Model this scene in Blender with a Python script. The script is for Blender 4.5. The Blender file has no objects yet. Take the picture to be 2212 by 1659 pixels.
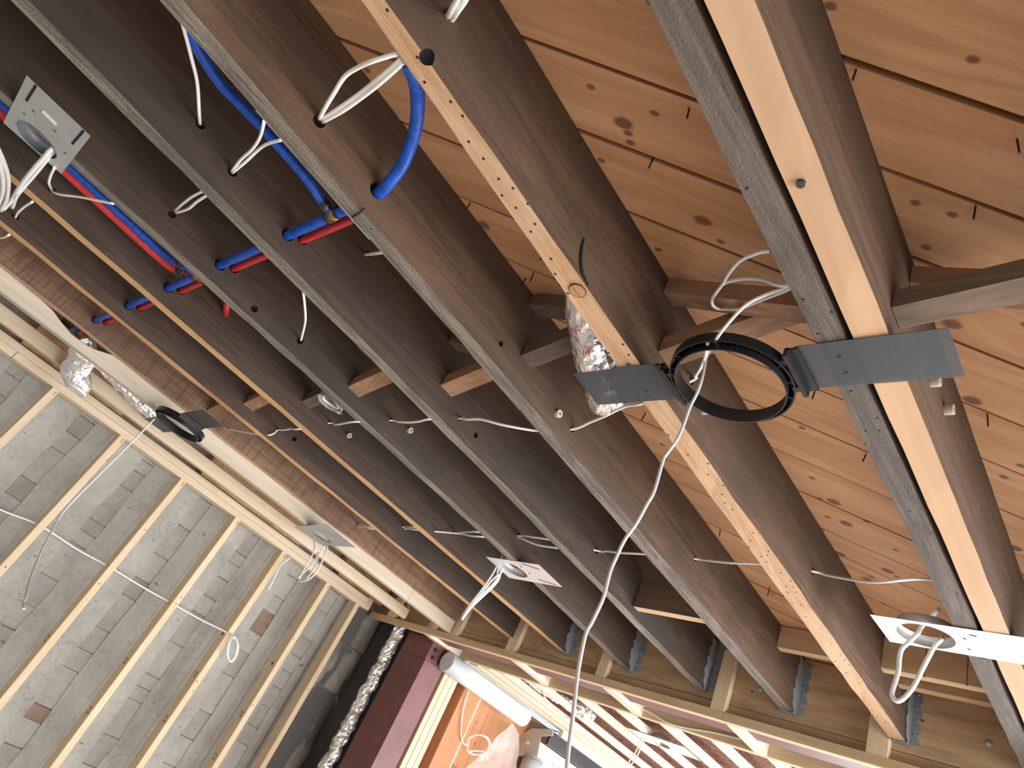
import bpy, bmesh, math, random
from mathutils import Vector, Matrix, noise
C = bpy.context.scene
COL = C.collection
R = random.Random(7)

# ------------------------------------------------------------------ camera
cd = bpy.data.cameras.new('camera'); cam = bpy.data.objects.new('camera', cd); COL.objects.link(cam)
cd.sensor_width = 36; cd.lens = 22.95; cd.clip_start = .02
cam.matrix_world = Matrix((( 0.71068767, 0.08371395, 0.69850913, 0),
                           ( 0.56658675,-0.65666449,-0.49776621, 0),
                           ( 0.41701617, 0.74952233,-0.51411458, 1.7), (0, 0, 0, 1)))
C.camera = cam
# ------------------------------------------------------------------ light
w = bpy.data.worlds.new('world'); C.world = w; w.use_nodes = True
bgn = w.node_tree.nodes['Background']; bgn.inputs[0].default_value = (.75, .86, 1, 1); bgn.inputs[1].default_value = 1.0
def area(name, loc, target, sx, sy, power, col):
    l = bpy.data.lights.new(name, 'AREA'); l.shape = 'RECTANGLE'; l.size = sx; l.size_y = sy; l.energy = power; l.color = col
    o = bpy.data.objects.new(name, l); COL.objects.link(o); o.location = loc
    o.rotation_euler = (Vector(target) - Vector(loc)).to_track_quat('-Z', 'Y').to_euler()
    return o
area('daylight_far', (.2, 6.75, 1.25), (.2, 0, 1.25), 4.9, 2.3, 330, (.95, .98, 1))
area('daylight_side', (3.0, 4.7, 1.3), (0, 4.7, 1.3), 3.0, 1.9, 100, (1, .99, .97))
area('fill_right', (3.0, 2.0, 1.3), (0, 2.0, 1.3), 1.9, 1.9, 150, (1, .99, .97))  # unseen fill lamp, added to brighten the right faces of the joists
area('fill_back', (.6, -3.1, 1.35), (.6, 0, 1.35), 2.2, 1.5, 12, (1, .98, .95))  # unseen fill lamp behind the viewer, added for header and stud sides
C.view_settings.view_transform = 'Standard'; C.view_settings.look = 'None'
C.view_settings.exposure = 0.12; C.view_settings.gamma = 1; C.view_settings.use_curve_mapping = False
C.cycles.max_bounces = 8; C.cycles.diffuse_bounces = 5; C.cycles.use_denoising = True
C.cycles.sample_clamp_indirect = 6; C.cycles.caustics_reflective = False; C.cycles.caustics_refractive = False

# ------------------------------------------------------------------ materials
def S(r, g, b):
    f = lambda c: (c/255/12.92) if c/255 <= .04045 else ((c/255+.055)/1.055)**2.4
    return (f(r), f(g), f(b), 1)
class NT:
    def __init__(s, name):
        s.m = bpy.data.materials.new(name); s.m.use_nodes = True; s.t = s.m.node_tree
        s.b = s.t.nodes['Principled BSDF']; s.out = s.t.nodes['Material Output']
    def n(s, typ, ins=None, **kw):
        q = s.t.nodes.new(typ)
        for k, v in kw.items(): setattr(q, k, v)
        for k, v in (ins or {}).items(): s.set(q.inputs[k], v)
        return q
    def set(s, sock, v):
        if isinstance(v, bpy.types.NodeSocket): s.t.links.new(v, sock)
        elif isinstance(v, bpy.types.Node): s.t.links.new(v.outputs[0], sock)
        else: sock.default_value = v
    def ramp(s, fac, stops):
        q = s.n('ShaderNodeValToRGB', {0: fac}); e = q.color_ramp.elements
        while len(e) < len(stops): e.new(.5)
        for i, (p, c) in enumerate(stops): e[i].position = p; e[i].color = c
        return q
    def mix(s, fac, a, b, mode='MIX'):
        q = s.n('ShaderNodeMix', data_type='RGBA', blend_type=mode); s.set(q.inputs[0], fac); s.set(q.inputs[6], a); s.set(q.inputs[7], b)
        return q.outputs[2]
    def math(s, op, a, b=0.0, clamp=False):
        q = s.n('ShaderNodeMath', {0: a, 1: b}, operation=op); q.use_clamp = clamp
        return q.outputs[0]
    def bump(s, h, strength, dist=.004):
        q = s.n('ShaderNodeBump', {'Strength': strength, 'Distance': dist, 'Height': h}); s.set(s.b.inputs['Normal'], q.outputs[0])
    def coords(s, axis=None):
        tc = s.n('ShaderNodeTexCoord').outputs['Object']; oi = s.n('ShaderNodeObjectInfo').outputs['Random']
        off = s.n('ShaderNodeVectorMath', {0: tc}, operation='ADD'); sc = s.n('ShaderNodeVectorMath', {0: (37., 23., 51.)}, operation='SCALE')
        s.set(sc.inputs['Scale'], oi); s.set(off.inputs[1], sc.outputs[0])
        v = off.outputs[0]
        if axis == 'd': v = s.n('ShaderNodeMapping', {0: v, 'Rotation': (0, 0, math.radians(45))}).outputs[0]
        return v, oi
def wood(name, c1, c2, axis='y', stain=None, stain_amt=.5, stain_scale=3., knots=0., knot_c=None, holes=0., hole_c=(.01,.008,.006,1), rough=.8, bump=.35, var=.14, grain=1., saw=0., streak=0., speck=.25):
    q = NT(name); v, oi = q.coords(axis)
    lo = .07
    sc = {'x': (lo, 1, 1), 'y': (1, lo, 1), 'z': (1, 1, lo), 'd': (1, lo, 1)}[axis]
    m = q.n('ShaderNodeMapping', {0: v, 'Scale': sc}).outputs[0]
    g1 = q.n('ShaderNodeTexNoise', {'Vector': m, 'Scale': 14*grain, 'Detail': 3, 'Roughness': .55, 'Distortion': .8})
    g2 = q.n('ShaderNodeTexNoise', {'Vector': m, 'Scale': 120*grain, 'Detail': 4, 'Roughness': .6})
    rings = q.math('PINGPONG', q.math('MULTIPLY', g1.outputs[0], 9.0), 1.0)
    g3 = q.n('ShaderNodeTexNoise', {'Vector': v, 'Scale': 260, 'Detail': 3, 'Roughness': .7})
    f = q.math('ADD', q.math('ADD', q.math('MULTIPLY', rings, .34), q.math('MULTIPLY', g2.outputs[0], .6)), q.math('MULTIPLY', q.math('SUBTRACT', g3.outputs[0], .5), speck))
    col = q.ramp(f, [(.25, c2), (.8, c1)]).outputs[0]
    if stain:
        st = q.n('ShaderNodeTexNoise', {'Vector': q.n('ShaderNodeMapping', {0: v, 'Scale': tuple(x**.45 for x in sc)}).outputs[0], 'Scale': stain_scale, 'Detail': 8, 'Roughness': .68})
        k = q.ramp(st.outputs[0], [(.42, (0, 0, 0, 1)), (.62, (1, 1, 1, 1))])
        col = q.mix(q.math('MULTIPLY', k.outputs[0], stain_amt), col, stain)
    if streak:
        s2 = q.n('ShaderNodeTexNoise', {'Vector': q.n('ShaderNodeMapping', {0: v, 'Scale': tuple(x**.6 for x in sc)}).outputs[0], 'Scale': 26, 'Detail': 5, 'Roughness': .7})
        k = q.ramp(s2.outputs[0], [(.6, (0, 0, 0, 1)), (.75, (1, 1, 1, 1))])
        col = q.mix(q.math('MULTIPLY', k.outputs[0], streak), col, (.42, .39, .35, 1))
    if saw:
        sv = q.n('ShaderNodeMapping', {0: v, 'Scale': {'y': (.1, 1, .1), 'x': (1, .1, .1)}.get(axis, (1, 1, 1)), 'Rotation': (.25, 0, 0)}).outputs[0]
        s3 = q.n('ShaderNodeTexNoise', {'Vector': sv, 'Scale': 70, 'Detail': 3})
        k = q.ramp(s3.outputs[0], [(.5, (0, 0, 0, 1)), (.62, (1, 1, 1, 1))])
        col = q.mix(q.math('MULTIPLY', k.outputs[0], saw), col, tuple(x*.45 for x in c2[:3]) + (1,))
    if knots:
        kv = q.n('ShaderNodeMapping', {0: v, 'Scale': tuple(1 if x == 1 else .6 for x in sc)}).outputs[0]
        dim = '2D' if axis == 'd' else '3D'
        for ksc, k0, k1, kp in ((6., .05, .085, knots), (13., .05, .1, knots*.6)):
            vo = q.n('ShaderNodeTexVoronoi', {'Vector': kv, 'Scale': ksc}, voronoi_dimensions=dim)
            wob = q.math('ADD', vo.outputs['Distance'], q.math('MULTIPLY', q.math('SUBTRACT', g2.outputs[0], .5), .05))
            k = q.ramp(wob, [(k0, (1, 1, 1, 1)), (k1, (0, 0, 0, 1))])
            pick = q.math('LESS_THAN', q.n('ShaderNodeSeparateColor', {0: vo.outputs['Color']}).outputs[0], kp)
            col = q.mix(q.math('MULTIPLY', q.math('MULTIPLY', k.outputs[0], pick), .9), col, knot_c or tuple(x*.25 for x in c2[:3]) + (1,))
    if holes:
        vo = q.n('ShaderNodeTexVoronoi', {'Vector': v, 'Scale': 26}, voronoi_dimensions='2D')
        k = q.ramp(vo.outputs['Distance'], [(.06, (1, 1, 1, 1)), (.09, (0, 0, 0, 1))])
        pick = q.math('LESS_THAN', q.n('ShaderNodeSeparateColor', {0: vo.outputs['Color']}).outputs[1], holes)
        col = q.mix(q.math('MULTIPLY', k.outputs[0], pick), col, hole_c)
    br = q.math('ADD', q.math('MULTIPLY', oi, 2*var), 1-var)
    hsv = q.n('ShaderNodeHueSaturation', {'Color': col, 'Value': br})
    q.set(q.b.inputs['Base Color'], hsv.outputs[0]); q.b.inputs['Roughness'].default_value = rough
    q.bump(f, bump)
    return q.m
def plain(name, c, rough=.5, metal=0., mottle=0., scale=20., bump=0., c2=None, coat=0.):
    q = NT(name); v, oi = q.coords()
    n1 = q.n('ShaderNodeTexNoise', {'Vector': v, 'Scale': scale, 'Detail': 5, 'Roughness': .6})
    d = c2 or tuple(x*(1-mottle) for x in c[:3]) + (1,)
    q.set(q.b.inputs['Base Color'], q.ramp(n1.outputs[0], [(.35, d), (.65, c)]).outputs[0])
    q.b.inputs['Roughness'].default_value = rough; q.b.inputs['Metallic'].default_value = metal
    if coat: q.b.inputs['Coat Weight'].default_value = coat
    if bump: q.bump(n1.outputs[0], bump)
    return q.m
def masonry(name, c1, c2, dark, cracks=.8, tar=None):
    q = NT(name); v, oi = q.coords()
    n1 = q.n('ShaderNodeTexNoise', {'Vector': v, 'Scale': 3.5, 'Detail': 9, 'Roughness': .68})
    n2 = q.n('ShaderNodeTexNoise', {'Vector': v, 'Scale': 45, 'Detail': 6, 'Roughness': .7})
    col = q.mix(.35, q.ramp(n1.outputs[0], [(.36, c2), (.6, c1)]).outputs[0], q.ramp(n2.outputs[0], [(.35, c2), (.6, c1)]).outputs[0])
    wv = q.n('ShaderNodeVectorMath', {0: v, 1: q.n('ShaderNodeTexNoise', {'Vector': v, 'Scale': 5, 'Detail': 4}).outputs['Color']}, operation='ADD').outputs[0]
    vo = q.n('ShaderNodeTexVoronoi', {'Vector': wv, 'Scale': 5.5}, feature='DISTANCE_TO_EDGE')
    k = q.ramp(vo.outputs[0], [(.004, (1, 1, 1, 1)), (.014, (0, 0, 0, 1))])
    msk = q.ramp(q.n('ShaderNodeTexNoise', {'Vector': v, 'Scale': 4, 'Detail': 5, 'W': 3.}, noise_dimensions='4D').outputs[0], [(.5, (0, 0, 0, 1)), (.6, (1, 1, 1, 1))])
    col = q.mix(q.math('MULTIPLY', q.math('MULTIPLY', k.outputs[0], msk.outputs[0]), cracks), col, dark)
    n3 = q.n('ShaderNodeTexNoise', {'Vector': q.n('ShaderNodeMapping', {0: v, 'Rotation': (.6, 0, 0), 'Scale': (1, .45, 1)}).outputs[0], 'Scale': 38, 'Detail': 3, 'Roughness': .5})
    k = q.ramp(n3.outputs[0], [(.69, (0, 0, 0, 1)), (.74, (1, 1, 1, 1))])
    col = q.mix(q.math('MULTIPLY', k.outputs[0], .75), col, dark)
    if tar:
        t1 = q.n('ShaderNodeTexNoise', {'Vector': q.n('ShaderNodeMapping', {0: v, 'Scale': (1, 1, .35)}).outputs[0], 'Scale': 5, 'Detail': 6})
        col = q.mix(q.ramp(t1.outputs[0], [(.46, (0, 0, 0, 1)), (.5, (1, 1, 1, 1))]).outputs[0], col, tar)
    n4 = q.n('ShaderNodeTexNoise', {'Vector': v, 'Scale': 1.4, 'Detail': 7, 'Roughness': .65, 'Distortion': .6})
    col = q.mix(q.math('MULTIPLY', q.ramp(n4.outputs[0], [(.45, (0, 0, 0, 1)), (.68, (1, 1, 1, 1))]).outputs[0], .4), col, tuple(x*y for x, y in zip(c2[:3], (.66, .60, .52))) + (1,))
    q.set(q.b.inputs['Base Color'], col); q.b.inputs['Roughness'].default_value = .92
    q.bump(q.math('SUBTRACT', n2.outputs[0], q.math('MULTIPLY', k.outputs[0], .8)), .28, .005)
    return q.m
def foilmat(name):
    q = NT(name); v, oi = q.coords()
    vo = q.n('ShaderNodeTexVoronoi', {'Vector': v, 'Scale': 45}, feature='F1')
    n1 = q.n('ShaderNodeTexNoise', {'Vector': v, 'Scale': 60, 'Detail': 5, 'Distortion': 1.})
    q.b.inputs['Base Color'].default_value = (.93, .93, .94, 1); q.b.inputs['Metallic'].default_value = .82; q.b.inputs['Roughness'].default_value = .24
    q.bump(q.math('ADD', vo.outputs[0], n1.outputs[0]), .6, .006)
    return q.m
def meshmat(name, c, open_amt):
    q = NT(name); v, oi = q.coords()
    wv = q.n('ShaderNodeTexWave', {'Vector': v, 'Scale': 150, 'Distortion': 0}, wave_type='BANDS', bands_direction='X')
    wy = q.n('ShaderNodeTexWave', {'Vector': v, 'Scale': 150, 'Distortion': 0}, wave_type='BANDS', bands_direction='Y')
    hole = q.math('GREATER_THAN', q.math('MULTIPLY', wv.outputs['Fac'], wy.outputs['Fac']), 1-open_amt)
    tr = q.n('ShaderNodeBsdfTransparent'); mx = q.n('ShaderNodeMixShader')
    q.b.inputs['Base Color'].default_value = c; q.b.inputs['Roughness'].default_value = .55
    q.set(mx.inputs[0], hole); q.t.links.new(q.b.outputs[0], mx.inputs[1]); q.t.links.new(tr.outputs[0], mx.inputs[2])
    q.t.links.new(mx.outputs[0], q.out.inputs[0])
    return q.m
def polymat(name, opacity=.55):
    q = NT(name); v, oi = q.coords()
    n1 = q.n('ShaderNodeTexNoise', {'Vector': v, 'Scale': 9, 'Detail': 4, 'Distortion': 1.5})
    tr = q.n('ShaderNodeBsdfTransparent'); tl = q.n('ShaderNodeBsdfTranslucent', {0: (.85, .88, .88, 1)})
    q.b.inputs['Base Color'].default_value = (.82, .85, .86, 1); q.b.inputs['Roughness'].default_value = .25
    m1 = q.n('ShaderNodeMixShader', {0: .4}); q.t.links.new(q.b.outputs[0], m1.inputs[1]); q.t.links.new(tl.outputs[0], m1.inputs[2])
    fac = q.math('ADD', q.math('MULTIPLY', n1.outputs[0], .5), opacity-.25, True)
    m2 = q.n('ShaderNodeMixShader', {0: fac}); q.t.links.new(tr.outputs[0], m2.inputs[1]); q.t.links.new(m1.outputs[0], m2.inputs[2])
    q.t.links.new(m2.outputs[0], q.out.inputs[0]); q.bump(n1.outputs[0], .4)
    return q.m

M = {}
M['old'] = wood('old_joist_side', S(114,88,67), S(80,60,45), stain=S(68,57,48), stain_amt=.6, streak=.05, bump=.5, speck=.55, var=.08)
M['oldgrey'] = wood('old_joist_side_dark', S(84,66,53), S(58,46,38), stain=S(50,46,43), stain_amt=.8, streak=.06, bump=.45, speck=.5, var=.1)  # darker brown for the sides of the left-hand joists
M['oldbot'] = wood('old_joist_bottom', S(168,158,144), S(92,86,79), stain=S(98,95,90), stain_amt=.5, stain_scale=7, streak=.3, bump=.7, grain=1.8, holes=.06, speck=.8)
M['dustybot'] = wood('old_joist_bottom_dusty', S(116,105,96), S(80,72,66), stain=S(72,68,64), stain_amt=.6, stain_scale=6, streak=.12, bump=.5, grain=1.6, holes=.15, speck=.6)
M['planed'] = wood('planed_bottom_nailed', S(220,180,140), S(186,146,108), stain=S(206,184,158), stain_amt=.5, stain_scale=9, holes=.62, bump=.25, grain=1.5, speck=.6)
M['tanbot'] = wood('planed_bottom_tan', S(218,178,128), S(190,145,100), holes=.06, bump=.15)
M['pale'] = wood('planed_bottom_pale', S(208,172,138), S(190,153,119), bump=.1, grain=.5, stain=S(182,150,120), stain_amt=.3, speck=.15)
M['brown'] = wood('rough_sawn_brown', S(158,126,102), S(122,92,72), stain=S(104,82,68), stain_amt=.5, saw=.45, bump=.5)
M['plank'] = wood('plank_wood', S(224,176,132), S(194,144,102), axis='d', stain=S(176,126,88), stain_amt=.4, stain_scale=1.6, knots=.6, knot_c=S(112,76,56), bump=.2, grain=.7, var=.08, speck=.2)
M['stud'] = wood('stud_wood', S(236,218,188), S(222,198,164), axis='z', knots=.12, knot_c=S(150,104,66), bump=.12, grain=.7, var=.06)
M['newy'] = wood('new_lumber_lengthways', S(228,213,188), S(212,193,164), axis='y', knots=.12, knot_c=S(150,110,72), holes=.05, bump=.12, grain=.7, var=.05)
M['newx'] = wood('new_lumber_crossways', S(224,200,164), S(202,174,136), axis='x', knots=.12, knot_c=S(150,104,66), holes=.05, bump=.12, grain=.7, var=.05)
M['paley'] = wood('pale_new_joist', S(212,204,188), S(196,184,162), axis='y', knots=.12, knot_c=S(170,140,104), holes=.06, bump=.1, grain=.6, var=.03)
M['block'] = wood('bridging_wood', S(180,140,106), S(138,104,78), axis='x', stain=S(120,90,66), stain_amt=.5, knots=.3, bump=.4, var=.14)
M['blockdark'] = wood('bridging_wood_dusty', S(134,112,92), S(98,80,66), axis='x', stain=S(86,76,68), stain_amt=.6, bump=.4)
M['ply'] = wood('header_plywood', S(222,192,152), S(184,152,116), axis='x', stain=S(140,116,94), stain_amt=.55, stain_scale=5, knots=.4, knot_c=S(90,70,56), bump=.2, grain=.6, speck=.3)
M['orange'] = wood('cedar_coloured_board', S(206,150,108), S(186,128,90), axis='z', knots=.25, knot_c=S(110,66,44), bump=.15, grain=.5, var=.08)
M['white'] = wood('bright_spruce', S(240,230,210), S(224,208,180), axis='y', knots=.1, knot_c=S(170,140,104), holes=.05, bump=.1, var=.04)
M['rawhole'] = plain('drilled_wood', S(96,66,44), .9, mottle=.5, scale=60)
M['plaster'] = masonry('grey_parging', S(184,183,177), S(152,151,145), S(84,80,74), cracks=.5)
M['brick'] = masonry('painted_brick', S(176,174,169), S(148,145,141), S(84,78,72), cracks=.3)
M['mortar'] = masonry('recessed_mortar', S(160,155,147), S(124,118,110), S(70,64,58))
M['redbrick'] = masonry('bare_brick', S(150,130,114), S(126,106,92), S(50,40,34), cracks=.2)
M['tarred'] = masonry('tar_stained_masonry', S(172,168,158), S(124,120,112), S(70,68,64), tar=S(98,97,95))
M['blackwall'] = masonry('dark_grey_masonry', S(98,96,95), S(74,73,72), S(30,30,30))  # dark grey masonry of the short wall return
M['cable'] = plain('white_cable_sheath', S(248,248,244), .4, mottle=.05, scale=60)
M['cablegrey'] = plain('grey_white_cable_sheath', S(224,224,222), .4, mottle=.08, scale=30)
M['blue'] = plain('blue_pipe', S(24,92,200), .42, c2=S(16,66,160), scale=70)
M['red'] = plain('red_pipe', S(214,56,58), .42, c2=S(180,40,44), scale=70)
M['brass'] = plain('brass_ring', S(190,160,100), .35, .9, .2)
M['copper'] = plain('crimp_ring', S(90,84,80), .4, .8, .3)
M['galv'] = plain('galvanised_sheet', S(204,208,208), .42, .55, .12, 8)
M['galvdark'] = plain('galvanised_hanger', S(158,166,174), .5, .4, .25, 30)
M['galvbright'] = plain('bright_galvanised', S(226,232,236), .38, .35, .06, 8)
M['steel'] = plain('maroon_primer', S(128,84,84), .55, 0, .22, 9, .1)
M['bolt'] = plain('dark_bolt', S(84,80,78), .45, .6, .4, 40)
M['black'] = plain('black_plastic', S(30,33,36), .35, 0, .3, 30)
M['slot'] = plain('dark_slot', S(20,20,20), .8)
M['foil'] = foilmat('crinkled_foil')
M['mesh'] = meshmat('perforated_black_metal', S(70,76,82), .74)
M['poly'] = polymat('polyethylene_sheet')
M['ductwhite'] = plain('white_duct', S(206,214,220), .4, 0, .08, 6)
M['ceramic'] = plain('white_ceramic', S(226,214,196), .3, 0, .2, 40)
M['insul'] = plain('brown_fibre', S(150,98,76), .95, 0, .4, 60, 1., c2=S(82,48,36))
M['nail'] = plain('rusty_nail', S(60,50,44), .6, .5, .4, 50)
M['ink'] = plain('stamp_ink', S(110,86,64), .8)
M['redink'] = plain('red_ink', S(196,44,48), .6)
M['label'] = plain('white_label', S(238,238,234), .6)
M['panelblue'] = plain('sky_reflection_blue', S(150,196,222), .3, 0, .1, 4)  # blue sky reflected in the hood panel, put into the colour
M['panelwhite'] = plain('white_panel', S(226,230,228), .35, 0, .05, 4)
M['floor'] = plain('concrete_floor', S(214,210,204), .8, 0, .15, 3)
M['gyp'] = plain('pale_wallboard', S(206,200,190), .9, 0, .08, 3)
M['knot'] = wood('knot_wood', S(196,150,110), S(150,108,78), axis='y', bump=.4, grain=3)
M['dark'] = plain('dark_void', S(22,18,15), .95, 0, .3, 10)
M['glass'] = plain('window_frame_white', S(235,235,235), .5)

# ------------------------------------------------------------------ mesh helpers
WL = {}
def world(o): return WL.get(o.name, Vector((0, 0, 0)))
def props(o, label=None, cat=None, group=None, kind=None):
    if label: o['label'] = label
    if cat: o['category'] = cat
    if group: o['group'] = group
    if kind: o['kind'] = kind
def thing(name, label, cat, loc, group=None, kind=None):
    o = bpy.data.objects.new(name, None); COL.objects.link(o); o.location = loc; o.empty_display_size = .05
    WL[o.name] = Vector(loc); props(o, label, cat, group, kind)
    return o
class MB:
    def __init__(s): s.v = []; s.f = []; s.mi = []; s.sm = []
    def face(s, idx, mi=0, sm=False): s.f.append(tuple(idx)); s.mi.append(mi); s.sm.append(sm)
    def hexa(s, p, mi=0):
        b = len(s.v); s.v += [tuple(q) for q in p]
        for q in ((0,3,2,1),(4,5,6,7),(0,1,5,4),(1,2,6,5),(2,3,7,6),(3,0,4,7)): s.face([b+i for i in q], mi)
        return s
    def box(s, x0, x1, y0, y1, z0, z1, mi=0):
        s.hexa([(x0,y0,z0),(x1,y0,z0),(x1,y1,z0),(x0,y1,z0),(x0,y0,z1),(x1,y0,z1),(x1,y1,z1),(x0,y1,z1)], mi); return s
    def lumber(s, x0, x1, y0, y1, z0, z1, e=.002, mi=0):        # a box with eased long edges
        L = [x1-x0, y1-y0, z1-z0]; a = L.index(max(L))
        lo = [x0, y0, z0]; hi = [x1, y1, z1]; o = [i for i in range(3) if i != a]
        p = [(e,0),(1,0),(1,e),(1,1),(0,1),(0,0)]
        u0,u1,w0,w1 = lo[o[0]], hi[o[0]], lo[o[1]], hi[o[1]]
        prof = [(u0+e,w0),(u1-e,w0),(u1,w0+e),(u1,w1-e),(u1-e,w1),(u0+e,w1),(u0,w1-e),(u0,w0+e)]
        return s.prism([(u, t) for u, t in prof], 'xyz'[a], lo[a], hi[a], mi)
    def prism(s, poly, axis, a, b, mi=0, sm=False, capmi=None):
        k = len(s.v); n = len(poly)
        def put(u, t, c): return {'x': (c,u,t), 'y': (u,c,t), 'z': (u,t,c)}[axis]
        s.v += [put(u,t,a) for u,t in poly] + [put(u,t,b) for u,t in poly]
        ar = sum(poly[i][0]*poly[(i+1)%n][1]-poly[(i+1)%n][0]*poly[i][1] for i in range(n)) * (-1 if axis == 'y' else 1) * (1 if b > a else -1)
        lo = list(range(k, k+n)); hi = list(range(k+n, k+2*n)); cm = mi if capmi is None else capmi
        if ar > 0: s.face(lo[::-1], cm); s.face(hi, cm)
        else: s.face(lo, cm); s.face(hi[::-1], cm)
        for i in range(n):
            j = (i+1) % n; q = [lo[i], lo[j], hi[j], hi[i]]
            s.face(q if ar > 0 else q[::-1], mi, sm)
        return s
    def tube(s, pts, r, seg=10, mi=0, closed=False, cap=True, flat=1.0, wob=None):
        pts = [Vector(p) for p in pts]; n = len(pts); k = len(s.v); up = None
        for i, p in enumerate(pts):
            t = (pts[(i+1) % n] - pts[i-1]) if closed else (pts[min(i+1, n-1)] - pts[max(i-1, 0)])
            t = t.normalized() if t.length > 1e-9 else Vector((0, 0, 1))
            if up is None: up = Vector((0, 0, 1)) if abs(t.z) < .9 else Vector((1, 0, 0))
            a = t.cross(up); a = a.normalized() if a.length > 1e-6 else t.orthogonal().normalized()
            bb = a.cross(t).normalized(); up = bb
            rr = r[i] if isinstance(r, (list, tuple)) else r
            for j in range(seg):
                th = -2*math.pi*j/seg; q = p + a*(math.cos(th)*rr) + bb*(math.sin(th)*rr*flat)
                if wob: q += (q-p).normalized() * wob(q, i, j)
                s.v.append(tuple(q))
        for i in range(n if closed else n-1):
            for j in range(seg):
                a0 = k+i*seg+j; a1 = k+i*seg+(j+1) % seg; i2 = (i+1) % n
                s.face([a0, a1, k+i2*seg+(j+1) % seg, k+i2*seg+j], mi, True)
        if cap and not closed:
            s.face([k+j for j in range(seg)][::-1], mi); s.face([k+(n-1)*seg+j for j in range(seg)], mi)
        return s
    def pipe(s, pts, r, rin, seg=16, mi=0):                       # open hollow tube
        pts = [Vector(p) for p in pts]
        k = len(s.v); s.tube(pts, r, seg, mi, cap=False); k2 = len(s.v); s.tube(pts, rin, seg, mi, cap=False)
        for e, base in ((0, 0), (1, (len(pts)-1)*seg)):
            for j in range(seg):
                q = [k+base+j, k+base+(j+1)%seg, k2+base+(j+1)%seg, k2+base+j]
                s.face(q if e else q[::-1], mi)
        return s
    def facet(s): s.sm = [False]*len(s.sm); return s
    def build(s, name, mats, parent=None, label=None, cat=None, group=None, kind=None, org=None):
        if not isinstance(mats, (list, tuple)): mats = [mats]
        if parent is not None: o0 = world(parent)
        elif org is not None: o0 = Vector(org)
        else:
            xs, ys, zs = zip(*s.v); o0 = Vector(((min(xs)+max(xs))/2, (min(ys)+max(ys))/2, min(zs)))
        me = bpy.data.meshes.new(name); me.from_pydata([tuple(Vector(q)-o0) for q in s.v], [], s.f)
        for m in mats: me.materials.append(m)
        me.polygons.foreach_set('material_index', s.mi); me.polygons.foreach_set('use_smooth', s.sm); me.update()
        o = bpy.data.objects.new(name, me); COL.objects.link(o)
        if parent is not None: o.parent = parent
        else: o.location = o0
        WL[o.name] = o0; props(o, label, cat, group, kind)
        return o
def smooth(pts, k=6, closed=False):
    P = [Vector(p) for p in pts]; n = len(P); out = []
    if n < 3 and not closed: return [P[0].lerp(P[1], i/k) for i in range(k+1)]
    for i in range(n if closed else n-1):
        p0 = P[i-1] if (i > 0 or closed) else P[0]*2-P[1]; p1 = P[i]; p2 = P[(i+1) % n]
        p3 = P[(i+2) % n] if (closed or i+2 < n) else P[-1]*2-P[-2]
        for j in range(k):
            t = j/k; t2 = t*t; t3 = t2*t
            out.append(.5*((2*p1)+(p2-p0)*t+(2*p0-5*p1+4*p2-p3)*t2+(3*p1-p0-3*p2+p3)*t3))
    if not closed: out.append(P[-1])
    return out
def cable(name, label, pts, r=.0045, mat='cable', cat='cable', group=None, parent=None, k=6, flat=1.0):
    return MB().tube(smooth(pts, k), r, 8, flat=flat).build(name, M[mat], parent, label, cat if parent is None else None, group)
def text(name, body, size, mat, parent, fn):
    cu = bpy.data.curves.new(name, 'FONT'); cu.body = body; cu.size = size; cu.align_x = 'CENTER'; cu.align_y = 'CENTER'
    t = bpy.data.objects.new('t', cu); COL.objects.link(t)
    dg = bpy.context.evaluated_depsgraph_get(); me = bpy.data.meshes.new_from_object(t.evaluated_get(dg)); bpy.data.objects.remove(t)
    o0 = world(parent)
    for vv in me.vertices: vv.co = Vector(fn(vv.co.x, vv.co.y)) - o0
    me.materials.clear(); me.materials.append(mat); me.name = name
    o = bpy.data.objects.new(name, me); COL.objects.link(o); o.parent = parent
    return o
def cut(o, cutter_mb, mat):
    c = cutter_mb.build('cutter', mat); dg = bpy.context.evaluated_depsgraph_get()
    md = o.modifiers.new('b', 'BOOLEAN'); md.operation = 'DIFFERENCE'; md.object = c; md.solver = 'EXACT'
    o.data.materials.append(mat); n0 = len(o.data.materials)
    dg.update(); me = bpy.data.meshes.new_from_object(o.evaluated_get(dg)); old = o.data; nm = old.name
    o.modifiers.clear(); o.data = me; bpy.data.meshes.remove(old); me.name = nm
    bpy.data.objects.remove(c)

# ================================================================== SETTING
TOP = 2.793
MB().box(-4.6, 3.4, -3.2, 7.2, -.1, 0).build('floor', M['floor'], kind='structure', org=(0, 0, 0))
# --- left masonry wall: backing mortar, plaster panels and the strips of bare brick left where old furring was
WX = -4.25
wl = thing('wall_left', 'grey parged masonry wall with strips of bare brick behind the new studs', None, (WX, 0, 0), kind='structure')
MB().box(-4.45, WX-.014, -3.2, 3.05, 0, 3.0).build('mortar_bed', M['mortar'], wl)
YS = [-.67, -.26, .155, .56, .965, 1.37, 1.77, 2.17, 2.52]       # left edges (y) of the brick strips
SW = .085
edges = [-3.2] + [e for y in YS for e in (y, y+SW)] + [2.75]
def ragged(y0, y1, z0, z1, seed):
    rr = random.Random(seed); n = 14; L = []; Rr = []
    for i in range(n+1):
        z = z0+(z1-z0)*i/n; j0 = 0 if i in (0, n) else rr.uniform(-.007, .012); j1 = 0 if i in (0, n) else rr.uniform(-.012, .007)
        L.append((y0+j0, z)); Rr.append((y1+j1, z))
    return L + Rr[::-1]
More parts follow.
